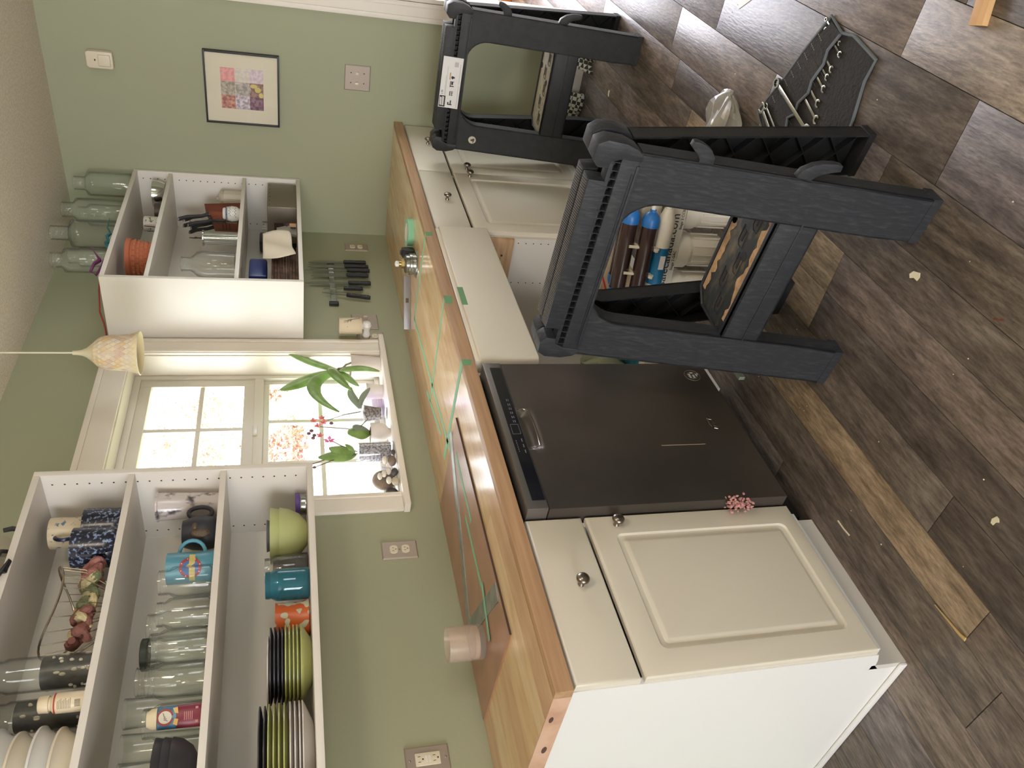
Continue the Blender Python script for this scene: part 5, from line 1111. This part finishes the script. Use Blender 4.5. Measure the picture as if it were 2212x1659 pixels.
t = thing('small_white_pot', 'smaller white pot behind the drooping orchid leaves on the window sill', 'pot', (-1.262, .055, ZS)); mk('pot', potg(.028, .036, .07), mat('pot_white', (222, 212, 206), .45), t, ang=40); mk('soil', G().ell((0, 0, .052), .031, .031, .006), m_soil, t)
tag(mk('lavender_box', G().box(-.03, .03, -.02, .02, 0, .15), glass('lavender_plastic', (236, 230, 246), blend=.1, dens=.10), loc=(-1.335, .078, ZS), bev=.003), 'translucent lavender box standing against the window pane', 'box')
m_rib = glass('ribbed_glass', (250, 250, 252), blend=.3, dens=.06, edge=.5)
o1 = (-1.425, .035, ZS)
t = thing('potted_orchid', 'orchid with coral sprays in a tapering ribbed glass pot on the window sill', 'plant', o1)
mk('glass_pot', G().lathe([(.001, 0), (.024, 0), (.022, .012), (.026, .03), (.036, .09), (.040, .10), (.038, .10), (.034, .09), (.02, .02), (.001, .018)], 22), m_rib, t, ang=20); mk('bark', G().lathe([(.001, .022), (.023, .024), (.034, .09), (.001, .095)], 18), mat('dark_bark_mix', (70, 60, 60), .9, c2=(150, 140, 134), scale=120, bump=.8, bscale=80), t)
leaf('leaf', [(-1.41, .02, 1.15), (-1.37, .0, 1.165), (-1.345, .0, 1.19), (-1.30, .0, 1.18)], .013, m_lf2, t, o1, (0, 1, .2)); leaf('leaf', [(-1.41, .02, 1.15), (-1.36, .0, 1.15), (-1.33, .0, 1.12), (-1.305, .0, 1.105)], .008, m_lf2, t, o1, (0, 1, .2))
def stem(pts, parent, org, r=.0018, nm='stem'): return mk(nm, G().tube([(p[0]-org[0], p[1]-org[1], p[2]-org[2]) for p in pts], r, 6), m_stem, parent)
m_fl = mat('orchid_bloom_coral', (240, 150, 150), .6); m_fl2 = mat('orchid_bloom_pink', (248, 140, 190), .6); m_bud = mat('bud_dark', (110, 84, 92), .6)
stem([(-1.43, .02, 1.15), (-1.47, .0, 1.22), (-1.525, -.01, 1.31)], t, o1); stem([(-1.43, .02, 1.14), (-1.50, .0, 1.13), (-1.54, .0, 1.16)], t, o1)
def bloom(p, s, m, parent, org, seed):
    random.seed(seed); g = G(); c = Vector(p)-Vector(org)
    for i in range(5):
        a = 2*PI*i/5+random.uniform(-.3, .3); d = Vector((math.cos(a), -.35, math.sin(a)))*s
        w_ = Vector((-math.sin(a), 0, math.cos(a)))*s*.34; g.add([c, c+d*.5+w_, c+d, c+d*.5-w_, c+d*.5+Vector((0, -.15*s, 0))], [(0, 4, 1), (1, 4, 2), (2, 4, 3), (3, 4, 0)])
    return mk('flower', g, m, parent, solid=.0012)
for i, (p, s) in enumerate((((-1.515, -.01, 1.335), .017), ((-1.53, -.015, 1.30), .018), ((-1.545, -.01, 1.32), .015), ((-1.50, -.01, 1.305), .015), ((-1.60, -.01, 1.315), .016))): bloom(p, s, m_fl, t, o1, i)
g = G()
for p in ((-1.585, -.01, 1.355), (-1.595, -.01, 1.335), (-1.57, -.01, 1.345), (-1.61, -.01, 1.34), (-1.53, -.01, 1.27)): g.ell((p[0]-o1[0], p[1]-o1[1], p[2]-o1[2]), .007, .006, .008, 8, 6)
mk('buds', g, m_bud, t)
o2 = (-1.553, .025, ZS)
t = thing('potted_orchid', 'small orchid with two round leaves in a white footed bowl on the sill', 'plant', o2)
mk('bowl_pot', G().lathe([(.001, 0), (.018, 0), (.019, .006), (.034, .02), (.041, .045), (.041, .075), (.038, .078), (.036, .06), (.001, .055)], 34), mat('pot_white', (222, 212, 206), .45), t, ang=60); mk('bark', G().ell((0, 0, .068), .035, .035, .012), m_soil, t)
leaf('leaf', [(-1.55, .02, 1.125), (-1.56, .0, 1.15), (-1.575, -.01, 1.19), (-1.60, -.01, 1.205)], .024, m_lf, t, o2, (0, 1, .2)); leaf('leaf', [(-1.55, .02, 1.125), (-1.545, .0, 1.15), (-1.55, -.01, 1.175), (-1.56, -.01, 1.19)], .018, m_lf2, t, o2, (0, 1, .2))
stem([(-1.553, .02, 1.12), (-1.55, .0, 1.22), (-1.545, -.01, 1.335)], t, o2)
o3 = (-1.665, .02, ZS)
t = thing('potted_orchid', 'orchid in a tall ribbed glass cylinder of dark stones, one magenta bloom', 'plant', o3)
mk('glass_cylinder', G().lathe([(.001, 0), (.038, 0), (.041, .004), (.041, .142), (.038, .142), (.037, .012), (.001, .01)], 22), m_rib, t, ang=20); mk('stones', G().lathe([(.001, .011), (.036, .012), (.036, .13), (.001, .132)], 20), mat('dark_stone_fill', (70, 64, 66), .4, c2=(190, 184, 190), kind='voronoi', scale=130, lo=.3, hi=.62), t)
leaf('leaf', [(-1.66, .02, 1.19), (-1.67, .0, 1.21), (-1.675, -.01, 1.25), (-1.665, -.01, 1.285)], .022, m_lf, t, o3, (0, 1, .2)); leaf('leaf', [(-1.665, .02, 1.19), (-1.69, .0, 1.22), (-1.70, -.01, 1.27), (-1.715, -.01, 1.325)], .020, m_lf, t, o3, (0, 1, .2)); leaf('leaf', [(-1.665, .02, 1.19), (-1.655, .0, 1.2), (-1.65, .0, 1.21), (-1.65, -.01, 1.225)], .009, m_lf, t, o3, (0, 1, .2))
stem([(-1.67, .02, 1.18), (-1.70, .0, 1.26), (-1.755, -.01, 1.365)], t, o3); stem([(-1.675, .02, 1.18), (-1.72, .0, 1.27), (-1.77, -.01, 1.35)], t, o3); stem([(-1.66, .02, 1.18), (-1.645, .0, 1.24), (-1.63, -.01, 1.27)], t, o3)
bloom((-1.63, -.012, 1.283), .022, m_fl2, t, o3, 8)
g = G(); g.ell((-1.755-o3[0], -.03, 1.365-o3[2]), .006, .006, .008, 8, 6).ell((-1.765-o3[0], -.03, 1.34-o3[2]), .005, .005, .007, 8, 6); mk('buds', g, m_bud, t)
def stone(label, p, r, m, rot=0, nm='pebble', grp='pebbles on the window sill'):
    o = mk(nm, G().ell((0, 0, 0), *r, 16, 10, Matrix.Rotation(rot, 4, 'Y')), m, loc=(p[0], p[1], ZS+p[2])); return tag(o, label, 'stone', grp)
m_st1 = mat('stone_brown', (150, 132, 120), .8, c2=(124, 108, 98), scale=14, bump=.3, bscale=40); m_st2 = mat('stone_white', (226, 218, 206), .7); m_st3 = mat('stone_dark', (98, 92, 92), .7, c2=(70, 66, 68), scale=30)
m_st4 = mat('stone_tan', (196, 182, 160), .7)
stone('large brown stone at the left end of the window sill', (-1.785, .05, .045), (.045, .028, .044), m_st1)
stone('dark striped stone in the corner of the window sill', (-1.86, .05, .024), (.03, .024, .026), m_st3)
stone('taupe pebble in front of the large brown stone', (-1.745, -.01, .016), (.024, .016, .015), m_st1)
stone('white pebble, uppermost of the pair beside the glass cylinder', (-1.742, -.012, .042), (.019, .012, .010), m_st2)
stone('small black pebble at the foot of the glass cylinder', (-1.71, -.02, .009), (.012, .009, .008), m_st3)
stone('dark grey pebble in front of the large brown stone', (-1.805, -.012, .013), (.017, .013, .012), m_st3)
stone('white pebble, lowest of the little stack', (-1.80, -.012, .035), (.016, .011, .0095), m_st2); stone('white pebble, middle of the little stack', (-1.812, -.012, .052), (.015, .011, .009), m_st2); stone('white pebble, topmost of the little stack', (-1.824, -.012, .068), (.015, .011, .0085), m_st2)
stone('tan pebble at the left end of the sill', (-1.852, -.012, .015), (.018, .014, .014), m_st4); stone('pale pebble leaning on the tan pebble', (-1.848, -.014, .038), (.015, .012, .010), m_st2)
tag(mk('glass_tumbler', G().lathe([(.001, 0), (.03, 0), (.036, .075), (.034, .075), (.028, .006), (.001, .005)], 14), m_rib, loc=(-1.735, .075, ZS), ang=20), 'faceted clear tumbler behind the pebbles on the sill', 'glass')
# ================================================================ WALL FITTINGS
def wall_plate(t, w, h, two=False):
    e = .004
    g = G(); P = []
    for k, y in ((0, 0), (0, -.002), (e, -.0055)): P += [(-w/2+k, y, -h/2+k), (w/2-k, y, -h/2+k), (w/2-k, y, h/2-k), (-w/2+k, y, h/2-k)]
    g.add(P, [(0, 1, 2, 3), (8, 9, 10, 11)]+[(r*4+i, r*4+(i+1) % 4, r*4+4+(i+1) % 4, r*4+4+i) for r in range(2) for i in range(4)])
    return mk('cover_plate', g, m_plate, t, ang=20)
def socket(t, z, x=0):
    s = mk('socket', G().prism([(.0165*math.cos(a*PI/12)+x, max(-.0125, min(.0125, .0165*math.sin(a*PI/12)))+z) for a in range(24)], lambda a, b, k: (a, k, b), -.0085, -.004), m_ivory, t)
    mk('slots', G().box(x-.0065, x-.005, -.0088, -.008, z-.0015, z+.0055).box(x+.005, x+.0065, -.0088, -.008, z-.001, z+.005).lathe([(.001, 0), (.0024, 0), (.0024, .0004), (.001, .0004)], 8, (0, 0, 0), Matrix.Translation((x, -.0084, z-.0065)) @ Matrix.Rotation(PI/2, 4, 'X')), m_hole, s)
def outlet(label, x, z):
    t = thing('outlet', label, 'outlet', (x, -.0003, z)); wall_plate(t, .073, .118); socket(t, .0195); socket(t, -.0195)
    mk('screw', G().lathe([(.001, 0), (.0028, 0), (.002, .001), (.001, .001)], 10, (0, 0, 0), Matrix.Translation((0, -.0055, 0)) @ Matrix.Rotation(PI/2, 4, 'X')), m_steel, t); return t
outlet('steel-plated double outlet near the room corner, beside the knives', -.149, 1.079)
outlet('steel-plated double outlet under the left wall unit, left of the window', -2.158, 1.079)
outlet('steel-plated outlet beside the window sill with the wax warmer plugged in', -.950, 1.073)
t = thing('wall_switch', 'double steel switch plate partly behind the candle warmer', 'switch', (-.830, -.0003, 1.088)); wall_plate(t, .116, .118)
mk('toggle', G().box(-.028, -.018, -.016, -.004, -.004, .012).box(.018, .028, -.016, -.004, -.012, .004), m_ivory, t, bev=.001)
t = thing('gfci_outlet', 'steel-plated rectangular safety outlet at the left end of the counter', 'outlet', (-2.862, -.0003, 1.084)); wall_plate(t, .073, .118)
s_ = mk('socket_face', G().box(-.0168, .0168, -.008, -.004, -.033, .033), m_ivory, t, bev=.001)
g = G()
for z in (.02, -.02): g.box(-.008, -.0065, -.0083, -.0078, z-.001, z+.006).box(.0065, .008, -.0083, -.0078, z-.001, z+.006).ell((0, -.008, z-.007), .0024, .0006, .0024, 8, 4)
mk('slots', g, m_hole, s_); mk('buttons', G().box(-.008, .008, -.0095, -.0078, .002, .007).box(-.008, .008, -.0095, -.0078, -.007, -.002), m_white, s_)
g = G(); g.ell((0, -.0055, .048), .0032, .001, .0032, 10, 4).ell((0, -.0055, -.048), .0032, .001, .0032, 10, 4); mk('screws', g, m_steel, t)
# switch on the right wall (frame: local x along -y world)
def rwall(name, label, cat, y, z): 
    return thing(name, label, cat, (-.0003, y, z), -PI/2)
t = rwall('light_switch', 'square steel plate with two toggle switches on the right wall under the picture', 'switch', -.822, 1.100); wall_plate(t, .118, .12)
g = G()
for x in (-.023, .023): g.box(x-.005, x+.005, -.015, -.004, -.004, .010)
mk('toggle', g, m_ivory, t, bev=.001)
g = G()
for x in (-.023, .023):
    for z in (-.03, .03): g.ell((x, -.0055, z), .003, .001, .003, 8, 4)
mk('screws', g, m_hole, t)
t = rwall('motion_sensor', 'white motion sensor high on the right wall', 'sensor', -.803, 2.195)
mk('sensor_body', G().prism([(-.034, -.05), (.034, -.05), (.036, -.04), (.036, .045), (.03, .056), (-.03, .056), (-.036, .045), (-.036, -.04)], lambda a, b, k: (a, k, b), -.034, 0), mat('sensor_white', (224, 212, 190), .4), t, bev=.006)
mk('lens', G().box(-.024, .024, -.039, -.033, -.04, .008), m_ivory, t, bev=.005); mk('indicator', G().box(-.004, .004, -.0348, -.0338, .018, .023), m_hole, t)
# picture
t = rwall('framed_picture', 'black-framed square picture with a cream mount on the right wall', 'picture', -.7245, 1.617)
fw, fh = .164, .163
g = G()
for a in ((-fw, fw, -fh, -fh+.008), (-fw, fw, fh-.008, fh), (-fw, -fw+.008, -fh+.008, fh-.008), (fw-.008, fw, -fh+.008, fh-.008)): g.box(a[0], a[1], -.022, 0, a[2], a[3])
mk('frame', g, m_black, t, bev=.001)
mk('mount', G().box(-fw+.008, fw-.008, -.012, -.002, -fh+.008, fh-.008), mat('mount_cream', (220, 212, 190), .7), t)
ps_ = [(-1, 1, (206, 150, 150)), (0, 1, (206, 196, 184)), (1, 1, (196, 178, 188)), (-1, 0, (140, 124, 118)), (0, 0, (178, 168, 166)), (1, 0, (128, 96, 98)), (-1, -1, (150, 100, 90)), (0, -1, (150, 136, 140)), (1, -1, (96, 66, 84))]
ps_ = [(1, 1, (222, 140, 142)), (0, 1, (168, 130, 130))] 
# three columns by three rows, photographed food
cells = [(-1, 1, (150, 84, 84), (206, 150, 130)), (0, 1, (146, 136, 124), (196, 186, 170)), (1, 1, (222, 146, 146), (232, 170, 168)), (-1, 0, (150, 134, 146), (220, 210, 222)), (0, 0, (168, 158, 156), (212, 204, 200)), (1, 0, (210, 200, 188), (222, 214, 202)), (-1, -1, (96, 62, 82), (150, 110, 130)), (0, -1, (128, 92, 92), (170, 134, 124)), (1, -1, (202, 184, 196), (224, 208, 216))]
for cx_, cz_, c1, c2 in cells:
    mk('photo_tile', G().box(cx_*.062-.0305, cx_*.062+.0305, -.0132, -.0122, cz_*.062-.0305, cz_*.062+.0305), mat('tile_%d_%d' % (cx_, cz_), c1, .5, c2=c2, scale=70, lo=.4, hi=.6), t)
g = G(); g.ell((.0, -.0136, -.005), .028, .0006, .034, 22, 6); mk('picture_glass_jar', g, mat('pic_grey', (150, 142, 136), .5, c2=(196, 188, 180), scale=60), t)
g = G().ell((.018, -.0137, -.050), .009, .0005, .016).ell((.002, -.0137, -.068), .013, .0005, .014).ell((-.022, -.0137, -.082), .012, .0005, .010); mk('picture_yellow_fruit', g, mat('pic_yellow', (212, 196, 120), .5), t)
m_pg = glass('picture_glass', (255, 255, 255), blend=.12, refl=1.0)
mk('glazing', G().box(-fw+.008, fw-.008, -.0175, -.0165, -fh+.008, fh-.008), m_pg, t)
# knives on the magnetic bar
t = thing('magnetic_knife_bar', 'steel magnetic bar with black end caps under the right wall unit', 'knife rack', (-.52, -.0003, 1.219))
mk('bar', G().box(-.165, .165, -.014, 0, -.0125, .0125), m_steel, t, bev=.001); mk('end_cap', G().box(-.184, -.164, -.018, 0, -.022, .022), m_black, t, bev=.004); mk('end_cap', G().box(.164, .180, -.018, 0, -.018, .018), m_black, t, bev=.004)
m_blade = mat('blade_steel', (150, 150, 146), .3, 1)
kn = [(-.330, .022, 1.152, 1.045, .009, 0, 1.325, 'nearest the corner outlet'), (-.372, .026, 1.150, 1.036, .010, 0, 1.330, 'second from the corner outlet'), (-.408, .017, 1.140, 1.032, .010, 0, 1.345, 'third from the corner outlet, three rivets'), (-.455, .026, 1.145, 1.042, .010, 0, 1.318, 'broad blade in the middle of the rack'), (-.525, .022, 1.140, 1.036, .0105, 0, 1.345, 'long blade third from the window end'), (-.575, .009, 1.165, 1.078, .0085, 0, 1.262, 'short parer second from the window end'), (-.632, .010, 1.155, 1.046, .0085, -.20, 1.272, 'slanting slim knife nearest the window')]
for x, bw, zt_, zb_, hw_, sl, tip, lab in kn:
    k = thing('kitchen_knife', 'black-handled knife on the magnetic bar, %s' % lab, 'knife', (x, -.016, zt_), 0, 'knives on the magnetic bar'); k.rotation_euler.y = -sl
    bl = tip-zt_
    mk('blade', G().prism([(-bw*.5, 0), (bw*.5, 0), (bw*.5, bl*.6), (bw*.28, bl*.85), (-bw*.4, bl), (-bw*.5, bl*.9)], lambda a, b, c: (a, c, b), -.0015, .0008), m_blade, k)
    hl = zt_-zb_; mk('handle', G().prism([(-hw_*.8, .004), (hw_*.8, .004), (hw_, -hl*.3), (hw_*.85, -hl*.6), (hw_*1.1, -hl*.9), (hw_*.6, -hl), (-hw_*.8, -hl), (-hw_*1.05, -hl*.8), (-hw_*.8, -hl*.5), (-hw_, -hl*.2)], lambda a, b, c: (a, c, b), -.011, .006), m_black, k, bev=.003)
    g = G()
    for q in (.18, .5, .82): g.ell((0, -.011, -hl*q), .002, .0006, .002, 8, 4)
    mk('rivets', g, m_steel, k)
# candle warmer
t = thing('candle_warmer', 'cream plug-in wax warmer with a branch drawing, beside the window', 'warmer', (-.945, -.0003, 1.092))
mk('plug', G().lathe([(.001, 0), (.017, 0), (.018, .012), (.014, .03), (.018, .045), (.022, .055), (.016, .066), (.001, .068)], 22, (0, 0, 0), Matrix.Translation((.0, -.0085, 0)) @ Matrix.Rotation(PI/2, 4, 'X')), m_white, t)
mk('neck', G().cyl((0, -.058, 0), .014, .024, 18), m_white, t)
sh_ = mk('shade', G().lathe([(.001, .022), (.034, .022), (.036, .025), (.036, .118), (.034, .120), (.034, .028), (.001, .026)], 36, (0, -.058, 0)), mat('warmer_cream', (214, 198, 170), .45), t, ang=50)
def onc(a, z, r=.0364): th = math.radians(a); return (r*math.cos(th), -.058+r*math.sin(th), z)
g = G()
for ps in ([(285, .03), (270, .055), (258, .07), (245, .085), (236, .1)], [(258, .07), (250, .072), (243, .07)], [(252, .078), (252, .09), (248, .1)], [(245, .085), (238, .083)], [(263, .063), (262, .075), (258, .085)]): g.tube([onc(a, z) for a, z in ps], [.0011-.00018*i for i in range(len(ps))], 5)
g.ell(onc(208, .085), .0015, .0015, .0013, 6, 4); mk('branch_drawing', g, mat('drawing_dark', (70, 56, 48), .6), sh_)
# ================================================================ PENDANT LAMP
t = thing('pendant_lamp', 'small bell-shaped pendant lamp with a shell mosaic shade hanging before the window', 'lamp', (-1.537, -.35, 1.902))
prof = [(.0725, 0), (.070, .004), (.0635, .02), (.0595, .045), (.0585, .07), (.0575, .095), (.053, .115), (.044, .13), (.0345, .14)]
prof_in = [(r-.0025, z) for r, z in prof][::-1]
m_moz = [mat('shell_tile_%d' % i, c, .3) for i, c in enumerate(((226, 210, 182), (234, 218, 190), (218, 198, 176), (226, 198, 152), (224, 212, 192), (214, 184, 164)))]
mk('shade_liner', G().lathe(prof+prof_in, 48), mat('shade_cream', (236, 220, 176), .4), t, ang=60)
def pr_at(z):
    for (r0, z0), (r1, z1) in zip(prof, prof[1:]):
        if z0 <= z <= z1: return r0+(r1-r0)*(z-z0)/(z1-z0)
    return prof[-1][0]
random.seed(44)
NR, NC = 9, 22
sh0 = bpy.data.objects['shade_liner']
for r in range(NR):
    za = .012+r*.0135; zc = za+.0068
    for i in range(NC):
        a0 = 2*PI*(i+.5*(r % 2))/NC; da = 2*PI/NC*.48
        P = []; 
        for (da_, dz) in ((0, -.0125), (da, 0), (0, .0125), (-da, 0)):
            z = min(.139, max(.004, zc+dz)); rr = pr_at(z)+.0012; P.append((rr*math.cos(a0+da_), rr*math.sin(a0+da_), z))
        g = G().add(P+[tuple(v*1.0 for v in (p[0]*.985, p[1]*.985, p[2])) for p in P], [(0, 1, 2, 3), (7, 6, 5, 4), (0, 4, 5, 1), (1, 5, 6, 2), (2, 6, 7, 3), (3, 7, 4, 0)])
        mk('shell_tile', g, random.choice(m_moz), sh0)
mk('rim_ring', G().tube([(.0725*math.cos(2*PI*i/40), .0725*math.sin(2*PI*i/40), .001) for i in range(40)], .0022, 6, True), mat('rim_cream', (236, 226, 200), .3), t)
mk('cap', G().lathe([(.036, .138), (.026, .150), (.016, .162), (.010, .175), (.0075, .190), (.007, .203), (.001, .204)], 30), mat('cap_cream', (218, 208, 176), .35), t)
mk('cord', G().tube([(0, 0, .2), (0, 0, H-1.902)], .0028, 8), mat('cord_cream', (224, 218, 190), .5), t)
mk('ceiling_canopy', G().lathe([(.001, H-1.902-.022), (.045, H-1.902-.022), (.06, H-1.902-.004), (.06, H-1.902-.0005)], 30), m_white, t)
mk('bulb', G().ell((0, 0, .06), .022, .022, .03), m_white, t)
